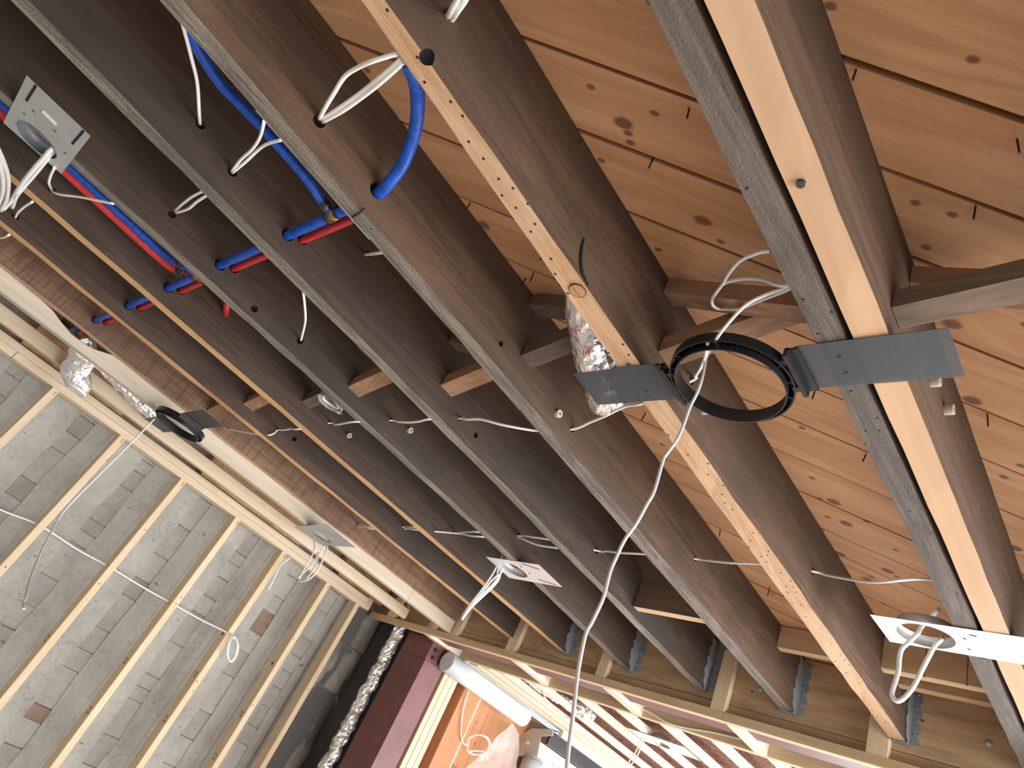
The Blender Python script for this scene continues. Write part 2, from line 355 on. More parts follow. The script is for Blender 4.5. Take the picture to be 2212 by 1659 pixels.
for i in range(0, len(edges), 2):
    y0, y1 = edges[i], edges[i+1]
    cuts = [0, 1.02 + .03*math.sin(i*3), 3.0] if i < 8 else [0, .86, 3.0]
    for a, b in zip(cuts, cuts[1:]):
        MB().prism(ragged(y0+.001, y1-.001, a+.004, b-.004, i*7+int(b*3)), 'x', WX-.02, WX + R.uniform(-.002, .003)).build('plaster_panel', M['plaster'], wl)
bme = {}
for si, y in enumerate(YS):
    z = .62 + R.uniform(0, .05)
    while z < 2.62:
        hh = R.choice((.066, .1, .12, .15, .19, .22))
        mat = 'redbrick' if hh < .07 and R.random() < .16 else 'brick'
        key = (mat, round(hh, 2))
        if key not in bme:
            b = MB(); e = .004
            b.prism([(-.012,0),(SW+.012,0),(SW+.012,hh-e),(SW+.008,hh),(-.008,hh),(-.012,hh-e)], 'x', -.015, 0)
            me = bpy.data.meshes.new('brick'); me.from_pydata(b.v, [], b.f); me.materials.append(M[mat]); bme[key] = me
        o = bpy.data.objects.new('brick', bme[key]); COL.objects.link(o); o.parent = wl
        o.location = Vector((WX-.004+R.uniform(-.002, .0015), y, z)) - world(wl)
        z += hh + R.uniform(.003, .008)
# tar-stained end of the masonry wall, and its short black return
wt = thing('wall_end', 'tar-stained block wall end beside the foil wrapped pipe', None, (WX, 2.85, 0), kind='structure')
for j, (a, b) in enumerate(((0, 1.12), (1.13, 1.9), (1.91, 2.2), (2.21, 2.8))):
    MB().prism(ragged(2.76, 3.04, a, b, 90+j), 'x', WX-.02, WX+.006*(j % 2)).build('block', M['tarred'], wt)
MB().box(-4.45, -3.87, 3.045, 3.2, 0, 2.9).build('wall_return', M['blackwall'], kind='structure')
# --- ceiling of diagonal planks
ce = thing('ceiling', 'diagonal pine plank subfloor seen between the joists', None, (-1.2, .2, TOP), kind='structure')
MB().box(-4.45, 3.2, -3.2, 3.1, TOP+.03, TOP+.06).build('backing', M['dark'], ce)  # near-black sheet; shade of the plank gaps is put into its colour
cs = [.744-.205*k for k in range(15, 0, -1)] + [.744, .948, 1.148, 1.352, 1.56, 1.762, 1.968, 2.175, 2.38, 2.58, 2.737, 2.985, 3.19]
cs += [3.19+.205*k for k in range(1, 19)]
X0, X1, Y0, Y1 = -4.24, 3.1, -3.1, 2.96
def clip_strip(c0, c1):
    poly = [(X0,Y0),(X1,Y0),(X1,Y1),(X0,Y1)]
    for sgn, c in ((1, c0), (-1, c1)):
        out = []
        for i in range(len(poly)):
            p, q = poly[i], poly[(i+1) % len(poly)]
            dp = sgn*((p[1]-p[0])-c); dq = sgn*((q[1]-q[0])-c)
            if dp >= 0: out.append(p)
            if (dp >= 0) != (dq >= 0):
                t = dp/(dp-dq); out.append((p[0]+(q[0]-p[0])*t, p[1]+(q[1]-p[1])*t))
        poly = out
        if len(poly) < 3: return None
    return poly
gaps = {.744: .014, .948: .012, 1.148: .011, 1.352: .010}
for a, b in zip(cs, cs[1:]):
    poly = clip_strip(a + gaps.get(a, R.uniform(.005, .009)), b)
    if poly: MB().prism(poly, 'z', TOP + R.uniform(-.001, .0025), TOP+.022).build('plank', M['plank'], ce)
nl = [(-0.5463,0.4336,2.793),(-0.658,0.5013,2.793),(-0.7678,0.4061,2.793),(-0.2826,0.4793,2.793),(-0.1156,0.6736,2.793),(-0.1841,0.7787,2.793),(-1.103,0.6753,2.793),(-1.027,0.6319,2.793),(-1.134,0.441,2.793),(-0.5322,1.454,2.793),(-0.2588,1.313,2.793),(-0.5744,1.195,2.793),(-1.075,1.243,2.793),(-1.088,2.27,2.793),(-1.118,1.464,2.793),(-1.12,1.882,2.793),(-1.136,0.6825,2.793)]
for i, p in enumerate(nl):
    p = Vector(p); d = Vector((R.uniform(-.25, .25), R.uniform(-.25, .25), -1)).normalized()
    MB().tube([p+Vector((0,0,.01)), p+d*R.uniform(.022, .036)], .0017, 6).build('nail', M['nail'], ce)
# --- room shell out of frame: back wall with an added window, right wall with its window and an added one, far wall with the patio window
wk = thing('wall_back', 'plain wall board wall behind the viewer, with a window added for fill light', None, (0, -3.2, 0), kind='structure')
for a in ((-4.45, -.6, 0, 3.), (1.8, 3.3, 0, 3.), (-.6, 1.8, 0, .5), (-.6, 1.8, 2.2, 3.)):
    MB().box(a[0], a[1], -3.35, -3.2, a[2], a[3]).build('wall_board', M['gyp'], wk)
wr = thing('wall_right', 'plain wall board wall with two windows, the near one added for fill light, right of the room', None, (3.05, 0, 0), kind='structure')
for a in ((-3.2, .7, 0, 3.), (2.8, 3.15, 0, 3.), (6.25, 7.0, 0, 3.), (.7, 2.8, 0, .3), (.7, 2.8, 2.3, 3.), (3.15, 6.25, 0, .3), (3.15, 6.25, 2.3, 3.)):
    MB().box(3.05, 3.2, *a).build('wall_board', M['gyp'], wr)
wf = thing('wall_far', 'wall board wall around the patio window at the far end', None, (0, 6.85, 0), kind='structure')
for a in ((-4.2, -2.3, 0, 3.), (2.7, 3.1, 0, 3.), (-2.3, 2.7, 2.42, 3.)):
    MB().box(a[0], a[1], 6.85, 7.0, a[2], a[3]).build('wall_board', M['gyp'], wf)
for nm, fr in (('window_1', [(-2.3, 2.7, 6.86, 6.94, .0, .06), (-2.3, 2.7, 6.86, 6.94, 2.36, 2.42), (-2.3, -2.24, 6.86, 6.94, .06, 2.36), (2.64, 2.7, 6.86, 6.94, .06, 2.36), (.17, .23, 6.86, 6.94, .06, 2.36)]),
               ('fill_window_right', [(3.07, 3.15, .7, 2.8, .3, .36), (3.07, 3.15, .7, 2.8, 2.24, 2.3), (3.07, 3.15, .7, .76, .36, 2.24), (3.07, 3.15, 2.74, 2.8, .36, 2.24), (3.07, 3.15, 1.72, 1.78, .36, 2.24)]),  # near right window, added to frame the fill lamp
               ('fill_window_back', [(-.6, 1.8, -3.3, -3.22, .5, .56), (-.6, 1.8, -3.3, -3.22, 2.14, 2.2), (-.6, -.54, -3.3, -3.22, .56, 2.14), (1.74, 1.8, -3.3, -3.22, .56, 2.14), (.57, .63, -3.3, -3.22, .56, 2.14)]),  # back window, added to frame the fill lamp behind the viewer
               ('window_3', [(3.07, 3.15, 3.15, 6.25, .3, .36), (3.07, 3.15, 3.15, 6.25, 2.24, 2.3), (3.07, 3.15, 3.15, 3.21, .36, 2.24), (3.07, 3.15, 6.19, 6.25, .36, 2.24), (3.07, 3.15, 4.67, 4.73, .36, 2.24)])):
    wn = thing(nm, 'white framed window', None, (fr[0][0], fr[0][2], fr[0][4]), kind='structure')
    for a in fr: MB().box(*a).build('window_frame', M['glass'], wn)
MB().box(-4.2, 3.1, 3.15, 7.0, 2.78, 2.85).build('ceiling_far', M['gyp'], kind='structure')

# ================================================================== JOISTS
def joist(name, label, xr, xl, mats, y0=-3.1, y1=2.895, z0=2.55, z1=TOP-.001, n=64, jit=.0016, holes=(), notch=(), group='old floor joists', seed=1):
    rr = random.Random(seed)
    def at(tab, y):
        if not isinstance(tab, (list, tuple)): return tab
        if y <= tab[0][0]: return tab[0][1]
        for (ya, a), (yb, b) in zip(tab, tab[1:]):
            if y <= yb: return a+(b-a)*(y-ya)/(yb-ya)
        return tab[-1][1]
    b = MB()
    for i in range(n+1):
        y = y0+(y1-y0)*i/n; J = lambda: rr.uniform(-jit, jit)
        b.v += [(at(xl,y)+J(), y, z0+J()*.8), (at(xr,y)+J(), y, z0+J()*.8), (at(xr,y)+J()*.4, y, z1), (at(xl,y)+J()*.4, y, z1)]
    for i in range(n):
        k = 4*i
        for a, c in ((0,1),(1,2),(2,3),(3,0)): b.face([k+a, k+c, k+4+c, k+4+a][::-1], 1 if a == 0 else 0)
    b.face([0,1,2,3], 0); b.face([4*n+q for q in (3,2,1,0)], 0)
    o = b.build(name, mats, None, label, 'joist', group)
    if holes or notch:
        c = MB()
        for (y, z, r) in holes:
            xm = at(xr, y); xa = at(xl, y); n2 = 14
            c.prism([(y+r*math.cos(2*math.pi*q/n2), z+r*math.sin(2*math.pi*q/n2)) for q in range(n2)], 'x', xa-.03, xm+.03)
        if holes: cut(o, c, M['rawhole'])
        for (p, r) in notch:
            c = MB(); p = Vector(p)
            c.tube([p+Vector((0, 0, d)) for d in (-.02, -.008, .004, .014, .022)], [r*.5, r, r*1.05, r*.85, r*.4], 12, wob=lambda q, i, j: .25*r*noise.noise(q*70))
            cut(o, c, M['dark'])
    return o
PBY = lambda x: .258+(x+1.55)*.032
PRY = lambda x: .292+(x+1.55)*.032
PH = lambda x: [(PBY(x), 2.609, .0165), (PRY(x), 2.631, .0145)]               # blue and red pipe holes
joist('floor_joist', 'dusty grey joist left of the dark gap, under the long white light plate', [(-3, -.359), (3, -.360)], [(-3, -.405), (3, -.4095)], [M['old'], M['dustybot']], seed=2, holes=[(1.82, 2.645, .009)])
joist('floor_joist', 'joist with the pale planed underside and a bolt head, right of the dark gap', -.295, -.347, [M['old'], M['pale']], seed=3, jit=.001, holes=[(1.044, 2.653, .011), (1.148, 2.671, .011)])
H4 = [(-0.763,0.0751,2.653),(-0.763,0.9888,2.662),(-0.763,1.065,2.635),(-0.763,1.824,2.646)]
joist('floor_joist', 'joist with light tan underside full of nail holes and a big round knot', [(-3, -.763), (.8, -.765), (1.53, -.762), (2.88, -.756)],
      [(-3, -.807), (.07, -.807), (.26, -.811), (.6, -.818), (.8, -.822), (1.6, -.824), (2.88, -.812)], [M['old'], M['planed']], seed=4, jit=.0022,
      holes=[(h[1], h[2], .011) for h in H4], notch=[((-.765, .097, 2.548), .0125)])
H3 = [(-1.152,0.0874,2.613),(-1.152,0.2692,2.613),(-1.152,1.074,2.603),(-1.152,0.9977,2.595),(-1.152,0.7306,2.604),(-1.152,1.843,2.653)]
joist('floor_joist', 'weathered grey joist with a saw cut across its underside near the blue pipe tee', [(-3, -1.151), (1.78, -1.152), (2.86, -1.167)], [(-3, -1.203), (.8, -1.203), (1.8, -1.214), (2.86, -1.219)],
      [M['old'], M['oldbot']], seed=5, jit=.002, holes=[(H3[0][1], H3[0][2], .014), (.262, 2.614, .0185), (H3[2][1], H3[2][2], .009), (H3[3][1], H3[3][2], .011), (H3[4][1], H3[4][2], .008), (H3[5][1], H3[5][2], .009)])
H2 = [(-1.552,-0.0519,2.645),(-1.552,0.0662,2.618),(-1.552,0.4464,2.757),(-1.552,0.9933,2.6),(-1.552,1.078,2.6),(-1.552,1.835,2.636)]
joist('floor_joist', 'weathered grey joist next left of the saw cut joist', [(-3, -1.549), (.77, -1.547), (1.88, -1.559), (2.86, -1.568)], [(-3, -1.598), (.04, -1.602), (.77, -1.596), (1.88, -1.604), (2.86, -1.614)],
      [M['oldgrey'], M['oldbot']], seed=6, jit=.002, holes=PH(-1.575) + [(h[1], h[2], r) for h, r in zip(H2, (.012, .012, .01, .009, .01, .011))])
H1 = [(-1.942,0.06,2.624),(-1.942,0.5694,2.604),(-1.942,0.9991,2.619),(-1.942,1.08,2.637),(-1.942,1.785,2.636)]
joist('floor_joist', 'dark grey joist that crosses under the near light plate and the middle light plate', [(-3, -1.985), (-.07, -1.972), (.72, -1.943), (1.8, -1.933), (2.85, -1.972)], [(-3, -2.03), (-.07, -2.018), (.72, -1.992), (1.8, -1.98), (2.85, -2.018)],
      [M['oldgrey'], M['oldbot']], seed=8, jit=.002, holes=PH(-1.965) + [(.40, 2.58, .012)] + [(h[1], h[2], r) for h, r in zip(H1, (.012, .012, .009, .011, .011))])
K1 = [(-2.38,-0.1965,2.598),(-2.38,0.9994,2.631),(-2.38,1.098,2.643),(-2.38,1.816,2.631)]
joist('floor_joist', 'joist with narrow tan planed underside, right one of the two tan ones', [(-3, -2.379), (2, -2.38), (2.85, -2.386)], [(-3, -2.426), (2.85, -2.43)], [M['oldgrey'], M['tanbot']], seed=9, jit=.0016,
      holes=PH(-2.405) + [(h[1], h[2], r) for h, r in zip(K1, (.011, .009, .011, .009))])
K2 = [(-2.797,-0.2336,2.593),(-2.797,0.9935,2.608),(-2.797,1.081,2.626),(-2.797,1.829,2.638)]
joist('floor_joist', 'joist with narrow tan planed underside, beside the brown rough-sawn joist', [(-3, -2.803), (1.1, -2.797), (2.82, -2.786)], [(-3, -2.851), (1.1, -2.845), (2.82, -2.834)], [M['oldgrey'], M['tanbot']], seed=10, jit=.002,
      holes=PH(-2.825) + [(h[1], h[2], r) for h, r in zip(K2, (.012, .009, .011, .009))])
joist('floor_joist', 'brown rough-sawn joist with cross saw marks, nearest the left wall', [(-3, -3.232), (1.1, -3.234), (2.8, -3.268)], [(-3, -3.28), (1.1, -3.284), (2.8, -3.325)], [M['brown'], M['planed']], y1=2.85, seed=11, jit=.002,
      holes=PH(-3.26) + [(1.855, 2.632, .011)])
# saw kerf across the grey joist, and the knot, bolt and nail heads of the pale ones
kn = (-0.7873,0.5901,2.549)
MB().tube([(kn[0], kn[1], 2.5475), (kn[0], kn[1], 2.552)], .0165, 20).build('knot', M['knot'], [o for o in COL.objects if o.get('label', '').startswith('joist with light tan')][0])
b = MB(); 
for i in range(24):
    a = 2*math.pi*i/24; r_ = .0178 + .0012*math.sin(i*2.7)
    b.v.append((kn[0]+r_*math.cos(a), kn[1]+r_*math.sin(a), 2.5492))
b = MB().tube([(kn[0]+(.0172+.0008*math.sin(i*2.7))*math.cos(2*math.pi*i/24), kn[1]+(.0172+.0008*math.sin(i*2.7))*math.sin(2*math.pi*i/24), 2.5487) for i in range(24)], .0011, 6, closed=True)
b.build('knot_ring', M['nail'], [o for o in COL.objects if o.get('label', '').startswith('joist with light tan')][0])
sp = [(-0.7625,0.525,2.623),(-0.7625,0.531,2.602),(-0.7625,0.5425,2.58),(-0.7625,0.5577,2.564),(-0.7625,0.5761,2.558),(-0.7625,0.5899,2.555)]
MB().tube(smooth(sp, 4), [.0012+.0022*math.sin(math.pi*i/20) for i in range(21)], 8).build('split', M['slot'], [o for o in COL.objects if o.get('label', '').startswith('joist with light tan')][0])
bp = (-0.3273,0.4996,2.548)
MB().tube([(bp[0], bp[1], 2.545), (bp[0], bp[1], 2.5505)], [.0062, .0066], 10).build('bolt_head', M['bolt'], [o for o in COL.objects if o.get('label', '').startswith('joist with the pale')][0])
kf = [(-1.142,0.2639,2.549),(-1.199,0.2694,2.549)]
MB().tube([(kf[0][0], kf[0][1], 2.5493), ((kf[0][0]+kf[1][0])/2, (kf[0][1]+kf[1][1])/2+.002, 2.5491), (kf[1][0], kf[1][1], 2.5493)], .0016, 6).build('saw_cut', M['slot'], [o for o in COL.objects if o.get('label', '').startswith('weathered grey joist with a saw')][0])
# new, lower joists beside the wall
cv = [(-3.29,-0.1318,2.507),(-3.29,0.0137,2.55),(-3.29,0.0726,2.543),(-3.29,0.1319,2.525),(-3.29,0.1842,2.514),(-3.29,0.2409,2.513),(-3.29,0.2895,2.523),(-3.29,0.359,2.552)]
prof = [(-3.1, 2.478), (2.86, 2.478), (2.86, 2.70)] + [(.62, 2.70)] + [(p[1], p[2]) for p in cv[:0:-1]] + [(-.2, 2.70), (-3.1, 2.70)]
MB().prism(prof, 'x', -3.336, -3.29).build('new_joist', M['paley'], None, 'pale new joist with a curved notch for the pipes, screwed beside the brown joist', 'joist')
o = MB().lumber(-3.786, -3.742, -3.1, 2.84, 2.478, 2.545, .003).build('ledger_board', M['newy'], None, 'pale nailed board running between the new notched joist and the wall plates', 'board')
lb = [(-4.12,0.1013,2.533),(-4.12,0.7013,2.538),(-4.12,1.259,2.535),(-4.12,2.074,2.538),(-4.12,2.445,2.543),(-4.12,2.913,2.584)]
for j, (a, b_) in enumerate(((lb[0][1], lb[1][1]), (lb[2][1], lb[3][1]), (lb[4][1], 2.9))):
    MB().lumber(-4.2, -4.14, a, b_, 2.535, 2.74, .003).build('ledger_block', M['ply'], None, ['brown filler block above the wall plates by the foil elbow', 'brown filler block above the wall plates behind the left speaker ring', 'brown filler block above the wall plates near the far corner'][j], 'block', 'filler blocks above the wall plates')

# ================================================================== STUD WALL
for (a, b_, z, lab) in ((-3.1, .12, 2.446, 'lower top plate of the stud wall, near length left of the butt joint'), (.123, 2.745, 2.446, 'lower top plate of the stud wall, far length right of the butt joint'),
                        (-3.1, 1.39, 2.485, 'upper top plate of the stud wall, near length ending at the butt joint'), (1.393, 2.745, 2.485, 'upper top plate of the stud wall, far length, slightly set back')):
    MB().lumber(-4.19, -4.1 - (.004 if a > 1 else 0), a, b_, z, z+.038, .003).build('top_plate', M['newy'], None, lab, 'plate', 'top plates of the stud wall')
SY = [-.02, .388, .795, 1.208, 1.619, 2.012, 2.415, 2.705]
SL = ['pale wall stud farthest left, cut by the frame edge', 'pale wall stud under the foil elbow', 'pale wall stud crossed at its top by the hanging white wire', 'pale wall stud left of the hanging white wire end, long across the wall',
      'pale wall stud stamped low down, where the wall cable enters from the left bay', 'pale wall stud with the coiled white cable', 'pale wall stud right of the coiled cable, without any cable', 'last pale wall stud beside the tar-stained wall end']
STUD = []
for y, lab in zip(SY, SL):
    st = thing('wall_stud', lab, 'stud', (-4.145, y-.019, 0), 'studs along the left wall'); STUD.append(st)
    b = MB().lumber(-4.19, -4.1, y-.038, y, 0, 2.446, .003); o = b.build('timber', M['stud'], st)
    if y > .3 and y < 2.6: cut(o, MB().prism([(-4.145+.01*math.cos(q*.785), 1.868+.01*math.sin(q*.785)) for q in range(8)], 'y', y-.06, y+.02), M['rawhole'])
    for k in range(4):
        zz = 2.43-.012*(k % 2)-(.0 if k < 2 else R.uniform(.3, 1.0)); yy = y-.010-.018*(k//2 % 2 if k < 2 else R.random())
        MB().tube([(-4.101, yy, zz), (-4.0985, yy, zz)], .003, 8).build('nail_head', M['nail'], st)
def stamp(si, txt, x, z, size):
    y = SY[si]-.0385
    text('stamp', txt, size, M['ink'], STUD[si], lambda u, v: (x - v, y, z + u))
for si, z in ((3, 1.45), (4, 1.52), (5, 1.36), (6, 1.55), (4, 1.25), (5, 1.62), (6, 1.3)): stamp(si, '57' if z < 1.5 else 'M', -4.135, z, .045)

# ================================================================== FAR END OF THE JOISTS: HEADER
hd = thing('header_beam', 'plywood faced header carrying the joist ends', 'beam', (-1.4, 2.93, 2.46))
hx = [-3.50, -2.6, -1.47, -.35, .9]
for a, b_ in zip(hx, hx[1:]): MB().box(a+.001, b_-.001, 2.912, 2.948, 2.5225, 2.79).build('plywood_panel', M['ply'], hd)
MB().box(-3.5, .9, 2.908, 2.948, 2.48, 2.519).build('lower_strip', M['ply'], hd)
for p in [(-1.332,2.912,2.618),(-0.5157,2.912,2.628)]:
    MB().tube([Vector(p)+Vector((0, .004, 0)), Vector(p)+Vector((0, -.003, 0)), Vector(p)+Vector((0, -.008, 0)), Vector(p)+Vector((0, -.0105, 0))], [.012, .012, .009, .003], 14).build('carriage_bolt', M['galv'], hd)
for x0, x1, lab in ((-4.19, -2.11, 'long flat plate under the header, left length from the wall corner'), (-2.108, -1.452, 'flat plate under the header between two butt joints'), (-1.45, .9, 'flat plate under the header, right length')):
    MB().lumber(x0, x1, 2.878, 2.918, 2.44, 2.479, .002).build('header_plate', M['newx'], None, lab, 'plate', 'plate under the header')
CR = [(-4.0, -3.92, 2.62, 'short upright block behind the foil pipe, at the wall corner'), (-3.50, -3.455, 2.62, 'thin short upright block left of the brown joist end'), (-3.335, -3.235, 2.70, 'wide short upright block by the end of the brown joist'), (-2.81, -2.735, 2.70, 'short upright block by the first tan joist end'),
      (-2.155, -2.095, 2.62, 'short upright block left of the dark grey joist end'), (-1.517, -1.45, 2.745, 'short upright block between the two weathered grey joists'), (-.885, -.81, 2.63, 'short upright block left of the nail-holed joist end')]
for x0, x1, zt, lab in CR:
    MB().lumber(x0, x1, 2.876, 2.909, 2.479, zt, .002).build('cripple_block', M['stud'], None, lab, 'block', 'upright blocks on the header plate')
MB().box(-4.24, -3.52, 2.952, 2.99, 2.5, 2.79).build('end_board', M['ply'], None, 'dark weathered board at the wall corner behind the foil pipe', 'board')
MB().lumber(-4.19, -4.115, 2.75, 2.8, 2.452, 2.53, .004).build('corner_block', M['newx'], None, 'short rounded block nailed at the corner of the wall plates', 'block')
# joist hangers
def hanger(xl, xr, lab, ztop=2.775):
    t = thing('joist_hanger', lab, 'joist hanger', ((xl+xr)/2, 2.9, 2.55), 'galvanised joist hangers on the header')
    def wavy(side):
        pr = []; n = 9
        for i in range(n+1):
            z = 2.556+(ztop-2.556)*i/n; pr.append((2.85-.014*(i % 2)+.03*max(0, (1-i/2.2)), z))
        return pr + [(2.9105, ztop), (2.9105, 2.547), (2.872, 2.547)]
    for x, sgn in ((xr+.002, 1), (xl-.002, -1)):
        MB().prism(wavy(sgn), 'x', x-.0008, x+.0008).build('side_flange', M['galvdark'], t)
        n = 8; pr = [(x, 2.553), (x, ztop)] + [(x+sgn*(.034-.012*(i % 2)), ztop-(ztop-2.56)*i/n) for i in range(n+1)]
        f = MB().prism(pr, 'y', 2.9085, 2.9105)
        f.build('face_flange', M['galvdark'], t)
        for i in range(4):
            z = 2.59+.05*i; MB().tube([(x+sgn*.016, 2.9086, z), (x+sgn*.016, 2.905, z+.003)], .0035, 8).build('nail_head', M['galv'], t)
    MB().box(xl-.003, xr+.003, 2.872, 2.9105, 2.5465, 2.5485).build('seat', M['galvdark'], t)
hanger(-.815, -.756, 'joist hanger on the end of the nail-holed tan joist'); hanger(-1.221, -1.168, 'joist hanger on the end of the saw cut grey joist')
hanger(-1.616, -1.569, 'joist hanger on the end of the second weathered joist'); hanger(-2.02, -1.973, 'joist hanger on the end of the dark grey joist'); hanger(-2.432, -2.387, 'joist hanger on the end of the right tan joist')
# blocking between joists close to the header
bq = MB().box(-1.548, -1.222, 2.15, 2.19, 2.575, 2.70); bq.mi[0] = 1
bq.build('blocking', [M['blockdark'], M['newx']], None, 'dusty blocking with a light lower edge between the two weathered grey joists', 'blocking')
MB().lumber(-1.166, -.82, 2.60, 2.642, 2.70, 2.79, .002).build('blocking', M['newx'], None, 'pale blocking between the saw cut joist and the nail-holed joist', 'blocking')
MB().lumber(-.756, -.412, 2.50, 2.54, 2.66, 2.79, .002).build('blocking', M['newx'], None, 'pale blocking with a nail, behind the loop of the white light plate', 'blocking')
MB().lumber(-.756, -.412, 2.70, 2.74, 2.69, 2.79, .002).build('blocking', M['ply'], None, 'brown blocking nearest the header, right of the loop cable', 'blocking')
# cross bridging
def bridge(p0, p1, wy, wz, mat, lab):
    p0 = Vector(p0); p1 = Vector(p1); d = (p1-p0).normalized(); nz = Vector((0, 1, 0)).cross(d)
    if nz.z < 0: nz = -nz
    b = MB(); q = []
    for p in (p0, p1):
        for sy, sz in ((0, 0), (1, 0), (1, 1), (0, 1)):
            v_ = Vector((0, wy*sy, 0)) + nz*(wz*sz); v_ = v_ - d*(v_.dot(Vector((1, 0, 0)))/d.x)   # plumb cut against the joist
            q.append(p+v_)
    b.hexa([q[0], q[4], q[5], q[1], q[3], q[7], q[6], q[2]])
    return b.build('cross_bridging', mat, None, lab, 'bridging', 'row of cross bridging between joists')
BR = [(-3.234, -2.848, .81, .05, 2.60, 'block', 'cross bridging left of the second tan joist, rising right'), (-2.797, -2.428, .80, .052, 2.60, 'block', 'tan cross bridging between the two tan-edged joists'), (-2.38, -1.992, .852, .045, 2.62, 'blockdark', 'dusty cross bridging behind the galvanised octagon box'),
      (-1.943, -1.599, .792, .055, 2.598, 'block', 'orange-tan cross bridging left of the second weathered joist'), (-1.547, -1.204, .87, .055, 2.63, 'block', 'orange-tan cross bridging below the saw cut joist'), (-1.151, -.822, .80, .05, 2.626, 'blockdark', 'grey dusty cross bridging running behind the foil duct'),
      (-.764, -.407, .845, .055, 2.62, 'block', 'cross bridging rising from the nail-holed joist behind the speaker ring'), (-.294, .062, .80, .05, 2.60, 'blockdark', 'split-ended cross bridging at the right edge, right of the pale joist')]
for x0, x1, y, wy, z, m_, lab in BR:
    dy = -.06 if x0 < -.5 else .062
    bridge((x0, y, z), (x1, y, z+(.115 if x0 < -.5 else .05)*(x1-x0)/.36), wy, .042, M[m_], lab)
    bridge((x0, y+dy, z+.13), (x1, y+dy, z-.01 if x0 > -1 else z+.02), .045, .042, M['blockdark' if x0 < -1 else 'block'], lab.replace(', rising right','').replace(' rising from the nail-holed joist','')+', front mate')
joist('floor_joist', 'joist right of the view that carries the right end of the bridging', .108, .062, [M['old'], M['oldbot']], seed=21, n=8)
joist('floor_joist', 'next joist right of the view, beyond the one that carries the bridging', .52, .475, [M['old'], M['oldbot']], seed=22, n=8)

# ================================================================== STEEL, FOIL PIPE
bm_ = thing('steel_beam', 'maroon primed steel beam behind the header', 'beam', (-1.2, 3.03, 2.46))
MB().box(-3.85, 1.4, 2.955, 3.105, 2.46, 2.472).build('bottom_flange', M['steel'], bm_)
MB().box(-3.85, 1.4, 3.025, 3.035, 2.472, 2.76).build('web', M['steel'], bm_)
sc_ = thing('steel_column', 'maroon primed steel column beside the foil wrapped pipe', 'column', (-3.72, 3.1, 0))
MB().box(-3.86, -3.575, 3.02, 3.2, 0, 2.318).build('shaft', M['steel'], sc_)
cp = MB().box(-3.86, -3.582, 3.022, 3.2, 2.32, 2.455).build('cap_plate', M['steel'], sc_)
for y, z in ((3.065, 2.40), (3.15, 2.40), (3.075, 2.35), (3.15, 2.345)):
    MB().tube([(-3.582, y, z), (-3.566, y, z)], .013, 6).build('bolt', M['bolt'], cp)
fw = lambda amp, fr: (lambda q, i, j: amp*(abs(noise.noise(q*fr))*1.4 + .5*noise.noise(q*fr*2.7)))
fp = thing('foil_pipe', 'crinkled foil wrapped pipe standing at the corner by the maroon column', 'pipe', (-3.92, 2.99, 0))
pp = [(-3.93+.006*math.sin(i*.9), 2.985+.004*math.sin(i*.7), .5+2.2*i/130) for i in range(131)]
MB().tube(pp, [.040*(1+.13*((i*.37) % 1.0)) for i in range(131)], 20, wob=lambda q, i, j: .008*noise.noise(Vector((q.x*30, q.y*30, q.z*26)))+.010*noise.noise(q*75)).facet().build('foil_wrap', M['foil'], fp)

# ================================================================== LEFT WALL CABLES
zc = 1.868
cable('wall_cable', 'thin white cable run level through the wall studs to the coil', [(-4.15, -.9, 1.80), (-4.148, .2, 1.822), (-4.145, .56, 1.838), (-4.14, .77, 1.868), (-4.15, 1.0, 1.862), (-4.145, 1.19, 1.868), (-4.15, 1.4, 1.866), (-4.145, 1.6, 1.870), (-4.14, 1.8, 1.874), (-4.11, 1.96, 1.884), (-4.075, 2.0, 1.88)], .0045)
cc = (-4.075,1.969,1.883); c2_ = [(-4.07,2.053,1.86),(-4.07,2.085,1.802),(-4.07,2.077,1.764),(-4.07,2.034,1.787),(-4.07,1.998,1.848),(-4.07,1.999,1.887)]
lp = c2_ + [tuple(Vector(p)+Vector((.012, .006, -.004))) for p in c2_] + [tuple(Vector(p)+Vector((.02, -.008, .0))) for p in c2_[:5]]
cable('cable_coil', 'coil of thin white cable hanging on a wall stud', [(-4.075, 2.0, 1.88)] + lp, .004)
cable('hanging_wire', 'long thin white wire hanging from the left speaker ring down over the wall studs', [(-3.395,0.7,2.577),(-3.425,0.7,2.527),(-3.459,0.7,2.346),(-3.505,0.7,2.185),(-3.527,0.7,2.106),(-3.552,0.7,2.015),(-3.543,0.7,1.916),(-3.431,0.7,1.819),(-3.325,0.7,1.741),(-3.247,0.7,1.697),(-3.139,0.7,1.641),(-3.031,0.7,1.6),(-2.998,0.7,1.581),(-2.933,0.7,1.57)], .0042, 'cablegrey')
cable('stud_cable', 'white cable lying along the top of a wall stud near the far plates', [(-4.08,2.035,2.439),(-4.08,2.01,2.36),(-4.08,2.022,2.276),(-4.08,2.035,2.202)], .0045)

